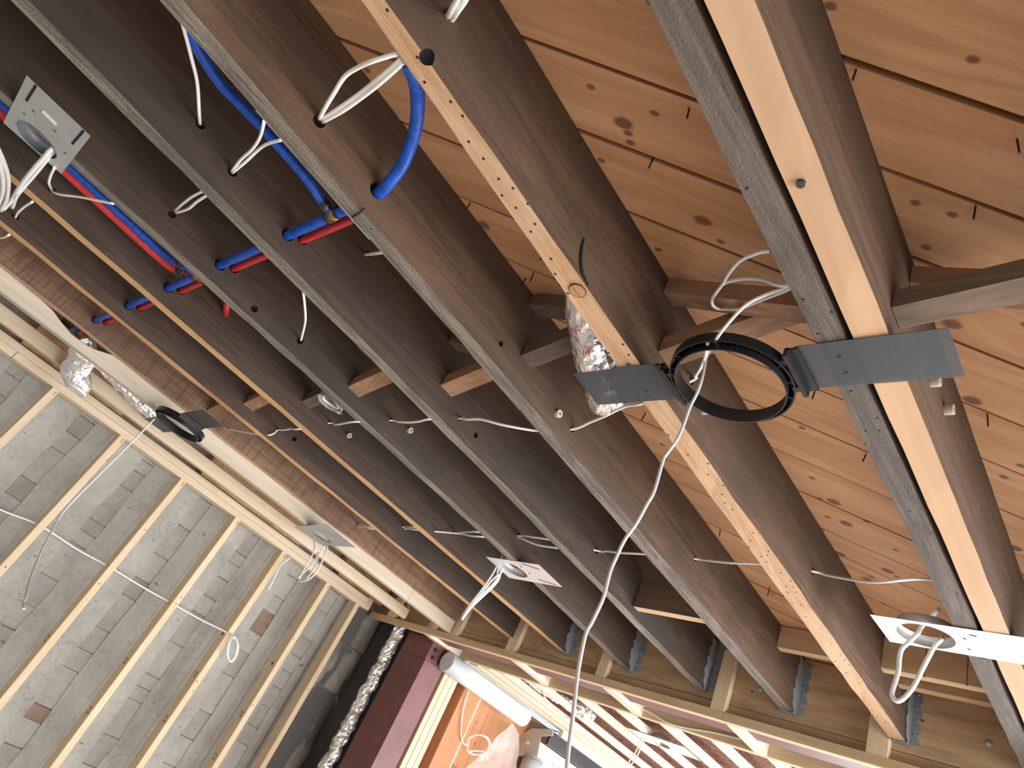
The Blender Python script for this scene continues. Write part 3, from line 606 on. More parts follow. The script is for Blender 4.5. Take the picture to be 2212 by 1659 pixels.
# ================================================================== CEILING CABLES THROUGH THE JOISTS
J = [-3.235, -2.797, -2.38, -1.943, -1.552, -1.152, -.763, -.36]
up = [(-3.31, .93, 2.6), (-3.24, .95, 2.60)] + [(-2.81,0.9703,2.562)] + [K2[1]] + [(-2.7,0.9788,2.592),(-2.565,0.9548,2.575),(-2.43,0.9286,2.546)] + [K1[1]] + [(-2.3,0.9897,2.611),(-2.145,0.9498,2.578),(-1.99,0.9109,2.545)] + [H1[2]] + [(-1.86,0.9822,2.595),(-1.773,0.9663,2.575),(-1.687,0.9528,2.563),(-1.6,0.9313,2.55)] + [H2[3]] + [(-1.47,0.968,2.571),(-1.387,0.9546,2.555),(-1.303,0.9759,2.546),(-1.22,1.028,2.564)] + [H3[2]] + [(-1.08,1.055,2.609),(-0.9967,1.016,2.595),(-0.9133,0.9765,2.585),(-0.83,0.9438,2.564)] + [H4[1]]
cable('lighting_cable', 'single white cable looping from joist to joist through the upper row of holes', up + [(-0.74,0.9642,2.652),(-0.7,0.9184,2.624),(-0.66,0.8685,2.595),(-0.62,0.8142,2.564),(-0.58,0.7574,2.528)], .0037)
lo = [(-3.30, 1.84, 2.63), (-3.235, 1.855, 2.632)] + [(-3.15,1.824,2.618),(-3.005,1.762,2.584),(-2.86,1.709,2.557)] + [K2[3]] + [(-2.72,1.803,2.628),(-2.58,1.734,2.593),(-2.44,1.664,2.557)] + [K1[3]] + [(-2.3,1.791,2.625),(-2.15,1.729,2.601),(-2,1.63,2.552)] + [H1[4]] + [(-1.88,1.758,2.625),(-1.75,1.683,2.584),(-1.62,1.657,2.566)] + [H2[5]] + [(-1.48,1.793,2.618),(-1.36,1.72,2.58),(-1.24,1.706,2.579)] + [H3[5]] + [(-1.08,1.8,2.63),(-0.96,1.727,2.593),(-0.84,1.685,2.579)] + [H4[3]] + [(-0.72,1.837,2.645),(-0.6233,1.777,2.609),(-0.5267,1.653,2.548),(-0.43,1.678,2.584)] + [(-.36, 1.82, 2.645), (-.352, 1.82, 2.645)]
cable('power_cable', 'white cable through the lower row of joist holes, the straighter of the pair', lo, .0035, group=None)
lo2 = [(p[0], p[1]+.012, p[2]-.004) for p in lo[:9]] + [(-2.3,1.79,2.617),(-2.15,1.728,2.581),(-2,1.663,2.55)] + [tuple(Vector(H1[4])+Vector((0, .004, -.007)))] + [(-1.88,1.761,2.611),(-1.75,1.723,2.574),(-1.62,1.7,2.559)]
cable('power_cable', 'white cable sagging below its pair in the lower row, ending at the second weathered joist', lo2, .0035)
cable('cable_drop', 'white cable dropping from the saw cut joist into a hole, beside the long blue pipe', [(-1.552,-0.0533,2.647),(-1.48,-0.0713,2.625),(-1.407,-0.1094,2.624),(-1.335,-0.1403,2.605),(-1.262,-0.1806,2.59),(-1.19,-0.2046,2.56)], .0038)
cable('cable_pair', 'upper white cable of the pair forking over the long blue pipe', [(-1.552,0.0648,2.619),(-1.466,0.0557,2.609),(-1.381,0.0523,2.597),(-1.296,0.0417,2.578),(-1.21,0.024,2.551)], .0036)
cable('cable_pair', 'lower white cable of the pair forking over the long blue pipe', [(-1.552,0.0676,2.618),(-1.466,0.0657,2.614),(-1.381,0.0615,2.611),(-1.296,0.0618,2.582),(-1.21,0.0686,2.553)], .0036)
cable('cable_short', 'upper of two short white cables left of the second weathered joist', [(-1.942,0.0583,2.626),(-1.831,0.0544,2.605),(-1.721,0.0534,2.583),(-1.61,0.057,2.56)], .0036)
cable('cable_short', 'lower of two short white cables left of the second weathered joist', [(-1.942,0.0633,2.624),(-1.831,0.0717,2.603),(-1.721,0.0691,2.582),(-1.61,0.0691,2.559)], .0036)
cable('cable_bend', 'white cable bending out of a hole behind the near light plate', [(-2.38,-0.1946,2.596),(-2.287,-0.2067,2.573),(-2.193,-0.2106,2.559),(-2.1,-0.2101,2.545)], .0037)
cable('cable_bend', 'white cable crossing over the red and blue pipe run', [(-2.38,-0.192,2.594),(-2.29,-0.1671,2.57),(-2.2,-0.128,2.568),(-2.11,-0.0923,2.558),(-2.02,-0.0538,2.55)], .0037)
cable('cable_stub', 'short white cable left of the right tan joist, near the left frame edge', [(-2.797,-0.2314,2.591),(-2.675,-0.2282,2.573),(-2.552,-0.2193,2.563),(-2.43,-0.2065,2.546)], .0038)
cable('cable_stub', 'pale cable at the left frame edge left of the second tan joist', [(-3.2,-0.2476,2.611),(-3.025,-0.2228,2.577),(-2.85,-0.2063,2.546)], .0042)
cable('cable_bow', 'white cable bowing down in the middle of the ceiling left of the second weathered joist', [(-1.942,0.5694,2.604),(-1.857,0.5301,2.597),(-1.771,0.4908,2.583),(-1.685,0.4403,2.57),(-1.6,0.3899,2.554)], .0036)
cable('cable_link', 'short level white cable piece by the underside of the saw cut joist', [(-1.552,0.442,2.748),(-1.381,0.4071,2.652),(-1.21,0.3734,2.559)], .004)
for q_, (lab, pts) in enumerate((('bowed upper white cable of three at the nail-holed joist', [(-1.152,0.0837,2.617),(-1.097,0.0729,2.602),(-1.041,0.0613,2.596),(-0.986,0.0507,2.592),(-0.9307,0.0519,2.58),(-0.8753,0.0563,2.561),(-0.82,0.0696,2.563)]), ('middle white cable of three at the nail-holed joist', [(-1.152,0.0885,2.618),(-1.069,0.0886,2.608),(-0.986,0.088,2.599),(-0.903,0.0841,2.578),(-0.82,0.0792,2.563)]), ('lower white cable of three at the nail-holed joist', [(-1.152,0.0921,2.618),(-1.069,0.096,2.607),(-0.986,0.095,2.598),(-0.903,0.0908,2.577),(-0.82,0.0845,2.562)]))):
    cable('cable_trio', lab, pts, .0043)
for q_, lab in enumerate(('left of two thick white cables cut by the top frame edge', 'right of two thick white cables cut by the top frame edge')):
    d_ = q_*9
    cable('thick_cable', lab, [(-.775, H4[0][1]+.01*q_, H4[0][2])] + ([tuple(p) for p in [(-0.757,0.0755,2.643),(-0.7113,0.0676,2.602),(-0.6657,0.0593,2.568),(-0.62,0.0481,2.537)]] if q_ == 0 else [tuple(p) for p in [(-0.757,0.0832,2.649),(-0.7113,0.0754,2.612),(-0.6657,0.067,2.582),(-0.62,0.0544,2.551)]]), .0048)
# three loops in the bay of the big speaker ring and the long cable that hangs out of them
cable('long_cable', 'long grey-white cable looping out of the bay and hanging down through the speaker ring', [(-0.42,0.6172,2.573)] + [(-0.44,0.6189,2.578),(-0.4833,0.6376,2.594),(-0.5267,0.6757,2.617),(-0.57,0.725,2.656)] + [(-0.6,0.7519,2.663),(-0.6067,0.7585,2.651),(-0.6133,0.7797,2.659),(-0.62,0.8152,2.689)] + [(-0.58,0.811,2.677),(-0.505,0.7583,2.626),(-0.43,0.7156,2.59)] + [(-0.405,0.6917,2.575)] + [(-0.44,0.7147,2.594),(-0.4675,0.71,2.579),(-0.495,0.7097,2.562),(-0.5225,0.7215,2.543),(-0.55,0.738,2.521)] + [(-0.6504,0.86,2.608),(-0.6471,0.86,2.575),(-0.6429,0.86,2.543),(-0.642,0.86,2.503),(-0.6466,0.86,2.465),(-0.6465,0.86,2.416),(-0.6494,0.86,2.385),(-0.6585,0.86,2.356),(-0.6627,0.86,2.342),(-0.6607,0.86,2.31),(-0.6586,0.86,2.285),(-0.6582,0.86,2.261),(-0.6626,0.86,2.241),(-0.6697,0.86,2.2),(-0.6809,0.86,2.167),(-0.6845,0.86,2.134),(-0.6861,0.86,2.103),(-0.6808,0.86,2.06),(-0.6813,0.86,2.039),(-0.6847,0.86,2.01),(-0.6878,0.86,1.99),(-0.6795,0.86,1.945),(-0.6698,0.86,1.91),(-0.6534,0.86,1.859),(-0.6429,0.86,1.822),(-0.6339,0.86,1.797),(-0.621,0.86,1.762)], .0032, 'cablegrey', k=5)
cable('loop_cable', 'second grey-white cable loop in the bay above the speaker ring', [(-0.6,0.758,2.693),(-0.5575,0.724,2.657),(-0.515,0.7102,2.637),(-0.4725,0.7033,2.613),(-0.43,0.702,2.586)] + [(-.41, .73, 2.66)], .0032, 'cablegrey')

# ================================================================== PIPES
def pexrun(name, lab, fy, z, x0, x1, m_, r):
    n = max(2, int((x1-x0)/.08)); t = thing(name, lab, 'pipe', (x0, fy(x0), z))
    MB().tube([(x0+(x1-x0)*i/n, fy(x0+(x1-x0)*i/n), z) for i in range(n+1)], r, 14).build('pipe_run', M[m_], t)
    return t
tb = pexrun('water_pipe', 'blue water pipe passing level through the row of joists to the tee', PBY, 2.609, -3.62, -1.235, 'blue', .0122)
tr = pexrun('water_pipe', 'red water pipe passing level through the row of joists beside the blue one', PRY, 2.631, -3.60, -1.235, 'red', .0102)
for x, t, m_ in ((-1.333, tb, 'brass'), (-2.13, tb, 'brass'), (-2.16, tr, 'brass'), (-2.50, tr, 'copper'), (-1.225, tr, 'copper')):
    fy, z = (PBY, 2.609) if t is tb else (PRY, 2.631)
    MB().tube([(x-.018, fy(x), z), (x+.018, fy(x), z)], .0142 if t is tb else .0122, 14).build('fitting', M[m_], t)
    for dx in (-.02, .02): MB().tube([(x+dx-.004, fy(x), z), (x+dx+.004, fy(x), z)], .0149 if t is tb else .013, 14).build('crimp_ring', M['copper'], t)
t = thing('blue_branch', 'long blue water pipe curving along the bay from the tee towards the top edge', 'pipe', (-1.333, .26, 2.609))
MB().tube(smooth([(-1.333, PBY(-1.333)-.004, 2.609), (-1.333, .225, 2.611)] + [(-1.319,0.162,2.612),(-1.317,0.0497,2.612),(-1.321,-0.0258,2.612),(-1.325,-0.0732,2.612),(-1.313,-0.121,2.612),(-1.291,-0.166,2.612),(-1.263,-0.2005,2.612)], 6), .0115, 12).build('pipe_run', M['blue'], t)
MB().tube([(-1.333, .246, 2.609), (-1.333, .228, 2.611)], .0148, 12).build('crimp_ring', M['copper'], t)
t = thing('blue_branch', 'straight blue water pipe beside the red one along the bay by the near light plate', 'pipe', (-2.13, .235, 2.609))
MB().tube(smooth([(-2.13, .236, 2.609), (-2.14, .208, 2.612), (-2.215, .15, 2.622), (-2.22, 0, 2.624), (-2.212, -.2, 2.624), (-2.2, -.5, 2.624), (-2.19, -.9, 2.624)], 6), .0138, 12).build('pipe_run', M['blue'], t)
MB().tube([(-2.155, .198, 2.614), (-2.172, .182, 2.617)], .0165, 12).build('crimp_ring', M['copper'], t)
t = thing('red_branch', 'straight red water pipe along the bay by the near light plate', 'pipe', (-2.16, .26, 2.631))
MB().tube(smooth([(-2.16, .270, 2.631), (-2.2, .235, 2.625), (-2.262, .17, 2.622), (-2.265, 0, 2.622), (-2.258, -.2, 2.622), (-2.25, -.5, 2.622), (-2.24, -.9, 2.622)], 6), .0135, 12).build('pipe_run', M['red'], t)
MB().tube([(-2.215, .222, 2.624), (-2.235, .2, 2.623)], .0165, 12).build('crimp_ring', M['copper'], t)
t = thing('blue_stub', 'blue water pipe curving down into a hole left of the nail-holed joist', 'pipe', (-1.152, .262, 2.614))
MB().tube(smooth([(-1.2, .262, 2.614)] + [(-1.152,0.268,2.614),(-1.111,0.2598,2.623),(-1.069,0.2469,2.639),(-1.028,0.2263,2.648),(-0.986,0.2041,2.647),(-0.9445,0.1769,2.642),(-0.903,0.1477,2.628),(-0.8615,0.1227,2.601),(-0.82,0.0864,2.571)], 5), .0135, 12).build('pipe_run', M['blue'], t)
t = thing('red_stub', 'short red pipe end going up by the dark grey joist', 'pipe', (-2.2,0.3802,2.621))
MB().tube([(-2.38,0.4254,2.679),(-2.34,0.4087,2.677),(-2.3,0.3861,2.682)], .011, 10).build('pipe_run', M['red'], t)
# pale wood cleats that carry the tees
MB().lumber(-1.226, -1.2045, .0, .335, 2.562, 2.578, .002).build('pipe_cleat', M['paley'], None, 'thin pale wood strip on the saw cut joist behind the blue tee', 'cleat')
o = thing('pipe_cleat', 'pale wood block clip beside the red and blue pipe tees', 'cleat', (-2.06, .15, 2.6))
MB().lumber(-2.085, -2.025, .07, .215, 2.60, 2.62, .002).build('strip', M['paley'], o); MB().lumber(-2.10, -2.06, .12, .205, 2.588, 2.60, .002).build('strip', M['paley'], o)

# ceramic insulator tubes left in the joists
def ceramic(x, y, z, lab):
    MB().pipe([(x-.03, y, z), (x+.012, y, z), (x+.013, y, z)], .0105, .0048, 14).build('ceramic_tube', M['ceramic'], None, lab, 'insulator', 'old ceramic wire tubes in the joists')
ceramic(-2.38, K1[2][1], K1[2][2], 'white ceramic tube in the right tan-edged joist'); ceramic(-1.942+.004, H1[3][1], H1[3][2], 'white ceramic tube in the dark grey joist')
ceramic(-1.152, H3[3][1], H3[3][2], 'white ceramic tube in the saw cut joist'); ceramic(-.763, H4[2][1], H4[2][2], 'white ceramic tube right below the big speaker ring')
ceramic(-.292, 1.044, 2.653, 'upper chipped ceramic tube right of the pale joist'); ceramic(-.292, 1.148, 2.671, 'lower chipped ceramic tube right of the pale joist')

# ================================================================== SPEAKER RINGS
def ring_prof(b, cx, cy, prof, seg=64, mi=0):
    k = len(b.v); n = len(prof)
    for i in range(seg):
        a = 2*math.pi*i/seg
        b.v += [(cx+r*math.cos(a), cy+r*math.sin(a), z) for r, z in prof]
    for i in range(seg):
        for j in range(n):
            j2 = (j+1) % n; i2 = (i+1) % seg
            b.face([k+i*n+j, k+i2*n+j, k+i2*n+j2, k+i*n+j2], mi, False)
    return b
def ringset(cx, cy, zt, lab, x0, x1, hw=.056, R0=.119, solid=False):
    t = thing('speaker_bracket', lab, 'speaker bracket', (cx, cy, zt))
    z1 = zt-.003
    ring_prof(MB(), cx, cy, [(R0, z1-.022), (R0, z1), (R0-.003, z1), (R0-.003, z1-.022)]).build('outer_band', M['black'], t)
    ring_prof(MB(), cx, cy, [(R0-.0125, z1-.032), (R0-.0125, z1-.001), (R0-.015, z1-.001), (R0-.015, z1-.032)]).build('inner_band', M['black'], t)
    ring_prof(MB(), cx, cy, [(R0-.004, z1-.003), (R0-.004, z1), (R0-.013, z1), (R0-.013, z1-.003)]).build('top_web', M['black'], t)
    for i in range(16):
        b = MB(); a = 2*math.pi*(i+.3)/16; u = Vector((math.cos(a), math.sin(a), 0)); v_ = Vector((-u.y, u.x, 0))*.0012
        p, q = Vector((cx, cy, 0))+u*(R0-.013), Vector((cx, cy, 0))+u*(R0-.004); zz = Vector((0, 0, z1-.02)); zt_ = Vector((0, 0, z1-.002))
        b.hexa([p-v_+zz, q-v_+zz, q+v_+zz, p+v_+zz, p-v_+zt_, q-v_+zt_, q+v_+zt_, p+v_+zt_]); b.build('rib', M['black'], t)
    for sx, xe in ((-1, x0), (1, x1)):
        xi = cx+sx*(R0+.006)
        bar = MB().box(min(xi-.004, xi+.004), max(xi-.004, xi+.004), cy-hw, cy+hw, z1-.02, z1).build('tangent_bar', M['black'], t)
        MB().box(min(xi, xi+sx*.02), max(xi, xi+sx*.02), cy-hw, cy+hw, z1-.006, z1-.001).build('tangent_bar', M['black'], t)
        for yy in (-.036, .036): MB().box(min(xi, cx+sx*(R0-.012)), max(xi, cx+sx*(R0-.012)), cy+yy-.006, cy+yy+.006, z1-.018, z1-.002).build('clip', M['black'], t)
        a, b_ = sorted((xi+sx*.014, xe))
        wg = MB().box(a, b_, cy-hw, cy+hw, zt-.0022, zt-.001).build('mesh_wing', M['black'] if solid else M['mesh'], t)
    return t
rs = ringset(-.582, .866, 2.549, 'large black speaker ring bracket with mesh wings, screwed under two joists', -.945, -.213)
for p in [(-0.7914,0.8061,2.546),(-0.791,0.8924,2.546),(-0.3801,0.8492,2.546),(-0.3811,0.891,2.546)]: MB().tube([(p[0], p[1], 2.5485), (p[0], p[1], 2.5455)], [.0045, .0035], 12).build('screw', M['bolt'], rs)
ringset(-3.17, .745, 2.476, 'smaller-looking black speaker ring bracket at the left under the new notched joist', -3.56, -2.80, R0=.119, solid=True)

# ================================================================== LIGHT PLATES
def plate(lab, pts, z, hc, hr, parts=(), mat='galv', collar=.03, cmat=None):
    """flat plate through four corner points with a round collared hole"""
    c = sum((Vector((p[0], p[1], z)) for p in pts), Vector())/4
    t = thing('light_plate', lab, 'light plate', (c.x, c.y, z))
    n = 40; b = MB(); ring = [(hc[0]+hr*math.cos(2*math.pi*i/n), hc[1]+hr*math.sin(2*math.pi*i/n)) for i in range(n)]
    P2 = [(p[0], p[1]) for p in pts]
    def hit(a):                                                     # ray from the hole centre to the outline
        d = (math.cos(a), math.sin(a)); best = None
        for i in range(4):
            (x1, y1), (x2, y2) = P2[i], P2[(i+1) % 4]; ex, ey = x2-x1, y2-y1; den = d[0]*ey-d[1]*ex
            if abs(den) < 1e-9: continue
            s_ = ((x1-hc[0])*ey-(y1-hc[1])*ex)/den; u_ = ((x1-hc[0])*d[1]-(y1-hc[1])*d[0])/den
            if s_ > 0 and -1e-6 <= u_ <= 1+1e-6 and (best is None or s_ < best): best = s_
        return best
    angs = sorted([2*math.pi*i/n for i in range(n)] + [math.atan2(y-hc[1], x-hc[0]) % (2*math.pi) for x, y in P2]); m_ = len(angs)
    for dz in (0, .0012):
        for a in angs:
            s_ = max(hit(a), hr+.001); b.v += [(hc[0]+hr*math.cos(a), hc[1]+hr*math.sin(a), z+dz), (hc[0]+s_*math.cos(a), hc[1]+s_*math.sin(a), z+dz)]
    for i in range(m_):
        j = (i+1) % m_; k = 2*m_
        b.face([2*i, 2*i+1, 2*j+1, 2*j][::-1]); b.face([k+2*i, k+2*i+1, k+2*j+1, k+2*j]); b.face([2*i+1, k+2*i+1, k+2*j+1, 2*j+1][::-1])
    b.build('sheet', M[mat], t)
    MB().pipe([(hc[0], hc[1], z-.0005), (hc[0], hc[1], z+collar)], hr+.0008, hr-.0006, 40).build('collar', M[cmat or mat], t)
    return t
def slot(t, a, b_, z, wd):
    a = Vector((a[0], a[1], z)); b_ = Vector((b_[0], b_[1], z)); d = (b_-a).normalized(); s_ = Vector((-d.y, d.x, 0))*wd/2; u = Vector((0, 0, .0006))
    MB().hexa([a-s_-u, a+s_-u, b_+s_-u, b_-s_-u, a-s_+u, a+s_+u, b_+s_+u, b_-s_+u]).build('slot', M['slot'], t)
Zp = 2.5475
p1 = plate('near grey light plate with two long slots and a small sticker, top left', [(-1.804, -.355), (-1.804, -.188), (-2.108, -.190), (-2.112, -.358)], Zp, (-2.045, -.276), .056, collar=.035, cmat='galvdark')  # darker collar: the shade inside the hole is put into its colour
for a, b_ in ([(-1.805,-0.3307,2.547),(-1.908,-0.3341,2.547)], [(-1.805,-0.2055,2.547),(-1.91,-0.2089,2.547)]): slot(p1, a, b_, Zp-.0003, .006)
for a, b_ in ([(-1.924,-0.3161,2.547),(-1.923,-0.3076,2.547)], [(-1.923,-0.2587,2.547),(-1.924,-0.2495,2.547)], [(-1.983,-0.2138,2.547),(-1.981,-0.2074,2.547)], [(-1.974,-0.3295,2.547),(-1.975,-0.3218,2.547)]): slot(p1, a, b_, Zp-.0003, .003)
st = [(-1.887,-0.2959,2.547),(-1.889,-0.258,2.547)]; slotv = MB(); a, b_ = Vector(st[0]), Vector(st[1]); d = (b_-a).normalized(); s_ = Vector((-d.y, d.x, 0))*.007
slotv.hexa([a-s_-Vector((0,0,.001)), a+s_-Vector((0,0,.001)), b_+s_-Vector((0,0,.001)), b_-s_-Vector((0,0,.001)), a-s_, a+s_, b_+s_, b_-s_]).build('sticker', M['label'], p1, 'small white sticker')
p2 = plate('long white light plate with a round collar under the far right joists', [(-.60, 1.845), (.05, 1.845), (.05, 2.0), (-.59, 2.0)], Zp, (-.487, 1.925), .068, mat='galvbright', collar=.03)
for a, b_ in ([(-0.3814,1.875,2.547),(-0.3658,1.879,2.547)], [(-0.383,2.005,2.547),(-0.3683,2.007,2.547)], [(-0.3986,1.9,2.547),(-0.3927,1.905,2.547)], [(-0.3998,1.96,2.547),(-0.3938,1.965,2.547)]): slot(p2, a, b_, Zp-.0003, .004)
c3 = [(-2.121,1.824,2.547),(-1.827,2.033,2.547),(-1.978,1.819,2.547),(-1.826,1.865,2.547),(-2.086,1.917,2.547),(-2.02,1.977,2.547)]
p3 = plate('middle light plate with two slots and hanging cable bundle under the dark grey joist', [(-2.125, 1.84), (-1.815, 1.84), (-1.815, 2.02), (-2.125, 2.02)], Zp, (-2.02, 1.93), .06, mat='galvbright', collar=.03)
for a, b_ in ([(-1.917,1.851,2.547),(-1.842,1.883,2.547)], [(-1.922,1.98,2.547),(-1.836,2.009,2.547)]): slot(p3, a, b_, Zp-.0003, .004)
for a, b_ in ([(-1.944,1.875,2.547),(-1.941,1.886,2.547)], [(-1.941,1.931,2.547),(-1.935,1.942,2.547)], [(-1.982,1.968,2.547),(-1.976,1.974,2.547)]): slot(p3, a, b_, Zp-.0003, .003)
p4 = plate('shiny grey light plate under the new notched joist by the far left plates', [(-3.50, 1.66), (-3.02, 1.57), (-3.04, 1.80), (-3.46, 1.84)], 2.474, (-3.30, 1.73), .062, mat='galv', collar=.03)
# what hangs from the plates
cable('plate_cable', 'left of two grey cables hanging from the near light plate', [(-1.995, -.232, 2.60)] + [(-2.034,-0.24,2.552),(-2.074,-0.24,2.536),(-2.147,-0.24,2.515),(-2.255,-0.24,2.5),(-2.405,-0.24,2.5),(-2.475,-0.24,2.485)], .006, 'cablegrey')
cable('plate_cable', 'right of two grey cables hanging from the near light plate', [(-1.993, -.226, 2.60)] + [(-2.055,-0.235,2.558),(-2.105,-0.235,2.543),(-2.192,-0.235,2.529),(-2.281,-0.235,2.509),(-2.36,-0.235,2.501),(-2.527,-0.235,2.524)], .006, 'cablegrey')
cable('edge_cable', 'curved grey cable at the left frame edge, outer', [(-1.569,-0.24,2.283),(-1.726,-0.24,2.329),(-1.925,-0.24,2.383),(-2.103,-0.24,2.424),(-2.314,-0.24,2.462),(-2.461,-0.24,2.472)], .0055, 'cablegrey')
cable('edge_cable', 'curved grey cable at the left frame edge, inner', [(-1.618,-0.24,2.292),(-1.783,-0.24,2.334),(-1.978,-0.24,2.381),(-2.174,-0.24,2.418),(-2.342,-0.24,2.435)], .0055, 'cablegrey')
cable('loop_cable', 'flat white cable loop hanging from the collar of the long white plate', [tuple((-0.4476,1.865,2.6))] + [(-0.4978,1.93,2.577),(-0.5068,1.93,2.554),(-0.5259,1.93,2.524),(-0.5393,1.93,2.503),(-0.5425,1.93,2.479),(-0.5415,1.93,2.448),(-0.5443,1.93,2.422),(-0.5497,1.93,2.39),(-0.5491,1.93,2.375),(-0.5406,1.93,2.365),(-0.5303,1.93,2.367),(-0.517,1.93,2.383),(-0.5021,1.93,2.414),(-0.4898,1.93,2.453),(-0.4789,1.93,2.487),(-0.4661,1.93,2.525),(-0.455,1.93,2.543)] + [tuple((-0.468,2.01,2.59))], .0062, 'cable')
bd = [[(-2.138,1.93,2.583),(-2.135,1.93,2.549),(-2.138,1.93,2.507),(-2.155,1.93,2.44),(-2.177,1.93,2.375),(-2.19,1.93,2.319),(-2.187,1.93,2.292)], [(-2.113,1.94,2.587),(-2.101,1.94,2.543),(-2.114,1.94,2.482),(-2.144,1.94,2.429),(-2.171,1.94,2.37),(-2.192,1.94,2.317),(-2.195,1.94,2.295)],
      [(-2.114,1.92,2.566),(-2.101,1.92,2.518),(-2.094,1.92,2.51),(-2.116,1.92,2.475),(-2.138,1.92,2.419),(-2.161,1.92,2.355),(-2.175,1.92,2.306),(-2.179,1.92,2.29)], [(-2.157,1.95,2.616),(-2.133,1.95,2.567),(-2.108,1.95,2.507),(-2.125,1.95,2.46),(-2.16,1.95,2.404),(-2.189,1.95,2.357),(-2.204,1.95,2.312),(-2.208,1.95,2.296)]]
for i, q_ in enumerate(bd): cable('plate_bundle', ['left', 'right', 'front', 'back'][i] + 'most strand of the white cable bundle hanging from the middle light plate', q_, .0042)
cable('plate_loop', 'white cable loop with a bend at its top hanging from the shiny grey plate', [(-3.213,1.72,2.377),(-3.196,1.72,2.348),(-3.194,1.72,2.313),(-3.217,1.72,2.27),(-3.235,1.72,2.235),(-3.233,1.72,2.217),(-3.196,1.72,2.211),(-3.163,1.72,2.232),(-3.152,1.72,2.281),(-3.164,1.72,2.325),(-3.188,1.72,2.363),(-3.194,1.72,2.406),(-3.185,1.72,2.424),(-3.159,1.72,2.418),(-3.134,1.72,2.382),(-3.122,1.72,2.338),(-3.111,1.72,2.286),(-3.127,1.72,2.242),(-3.174,1.72,2.217),(-3.224,1.72,2.218)], .004)
cable('plate_loop', 'thin white cable strand beside the loop of the shiny grey plate', [(-3.379,1.73,2.469),(-3.309,1.73,2.417),(-3.279,1.73,2.387),(-3.263,1.73,2.338),(-3.258,1.73,2.284),(-3.251,1.73,2.244),(-3.234,1.73,2.222)], .0036)
# octagon box
ob = thing('junction_box', 'galvanised octagon box with a curled cable, on the side of the dark grey joist', 'electrical box', (-2.159,0.8622,2.6))
oc = (-2.102,0.8405,2.575)
b = MB(); n = 8
pr = [(oc[0]+.05*math.cos(math.pi/8+i*math.pi/4), oc[1]+.05*math.sin(math.pi/8+i*math.pi/4)) for i in range(8)]
pi_ = [(oc[0]+.047*math.cos(math.pi/8+i*math.pi/4), oc[1]+.047*math.sin(math.pi/8+i*math.pi/4)) for i in range(8)]
for i in range(8):
    j = (i+1) % 8
    b.hexa([(*pr[i], 2.575), (*pr[j], 2.575), (*pi_[j], 2.575), (*pi_[i], 2.575), (*pr[i], 2.612), (*pr[j], 2.612), (*pi_[j], 2.612), (*pi_[i], 2.612)])
b.prism(pr, 'z', 2.61, 2.612); b.build('shell', M['galv'], ob)
for sgn in (-1, 1): MB().box(oc[0]-.012, oc[0]+.012, oc[1]+sgn*.047-.008, oc[1]+sgn*.047+.008, 2.573, 2.575).build('ear', M['galv'], ob)
cable('curl', None, [(oc[0]+.03*math.cos(a*.6), oc[1]+.034*math.sin(a*.6), 2.585-.003*math.sin(a)) for a in range(9)], .0045, parent=ob)

# ================================================================== FOIL DUCTS
fd = thing('foil_duct', 'foil tape wrapped duct elbow behind the left mesh wing of the big speaker ring', 'duct', (-.97, .85, 2.66))
dp = smooth([(-.875, .60, 2.755), (-.885, .65, 2.72), (-.905, .71, 2.685), (-.945, .80, 2.672), (-.975, .885, 2.66), (-.992, .95, 2.65), (-1.0, 1.005, 2.638), (-1.003, 1.03, 2.632)], 6)
nr = len(dp); MB().tube(dp, [.052 if i < nr-5 else .052-.0026*(i-nr+6)**1.5 for i in range(nr)], 28, wob=lambda q, i, j: .007*noise.noise(q*28)+.004*noise.noise(q*75)).facet().build('foil_wrap', M['foil'], fd)
def mark(txt, i, ang, size):
    p = dp[i]; t_ = (dp[i+1]-dp[i-1]).normalized(); a = t_.cross(Vector((0, 0, 1))).normalized(); bb = a.cross(t_)
    def fn(u, v_):
        th = ang + u/.056; return p + t_*(-v_) + (a*math.cos(th)+bb*math.sin(th))*.0595
    text('printed_mark', txt, size, M['redink'], fd, fn)
mark('3M', 19, -1.5, .024); mark('3M', 25, -1.55, .022); mark('3M', 30, -1.4, .022); mark('3M', 15, -1.7, .02)
ec = Vector((-3.66,0.3857,2.422)); em = Vector((-3.63,0.3269,2.484))
fe = thing('foil_elbow', 'crinkled foil vent elbow with a white round mouth, left above the wall plates', 'duct', ec)
ep = smooth([em+Vector((.10, -.10, .11)), em+Vector((.07, -.05, .075)), em+Vector((.02, -.01, .03)), em+Vector((-.01, 0, -.01)), ec+Vector((0, 0, .02)), ec], 6)
nr = len(ep); MB().tube(ep, [.046+.010*math.sin(math.pi*i/(nr-1)) for i in range(nr)], 32, wob=lambda q, i, j: (1-i/(nr-1))**.5*(.009*noise.noise(q*30)+.010*abs(noise.noise(q*75)))).facet().build('foil_wrap', M['foil'], fe)
MB().tube([ec+Vector((0, 0, .0)), ec+Vector((0, 0, -.014))], .054, 28).build('mouth_cover', M['label'], fe, 'white round mouth cover')
ff = thing('foil_duct', 'tapering foil duct squeezed between the new notched joist and the nailed board', 'duct', (-3.6, .3, 2.56))
fpz = smooth([(-3.42, -.15, 2.56)] + [(-3.561,0.3462,2.552),(-3.585,0.442,2.552),(-3.61,0.5419,2.552),(-3.649,0.6375,2.552),(-3.685,0.7155,2.552),(-3.713,0.7664,2.552)], 8)
nr = len(fpz); MB().tube(fpz, [.022+.026*i/nr for i in range(nr)], 24, wob=lambda q, i, j: .012*noise.noise(q*24)+.006*noise.noise(q*70)).facet().build('foil_wrap', M['foil'], ff)

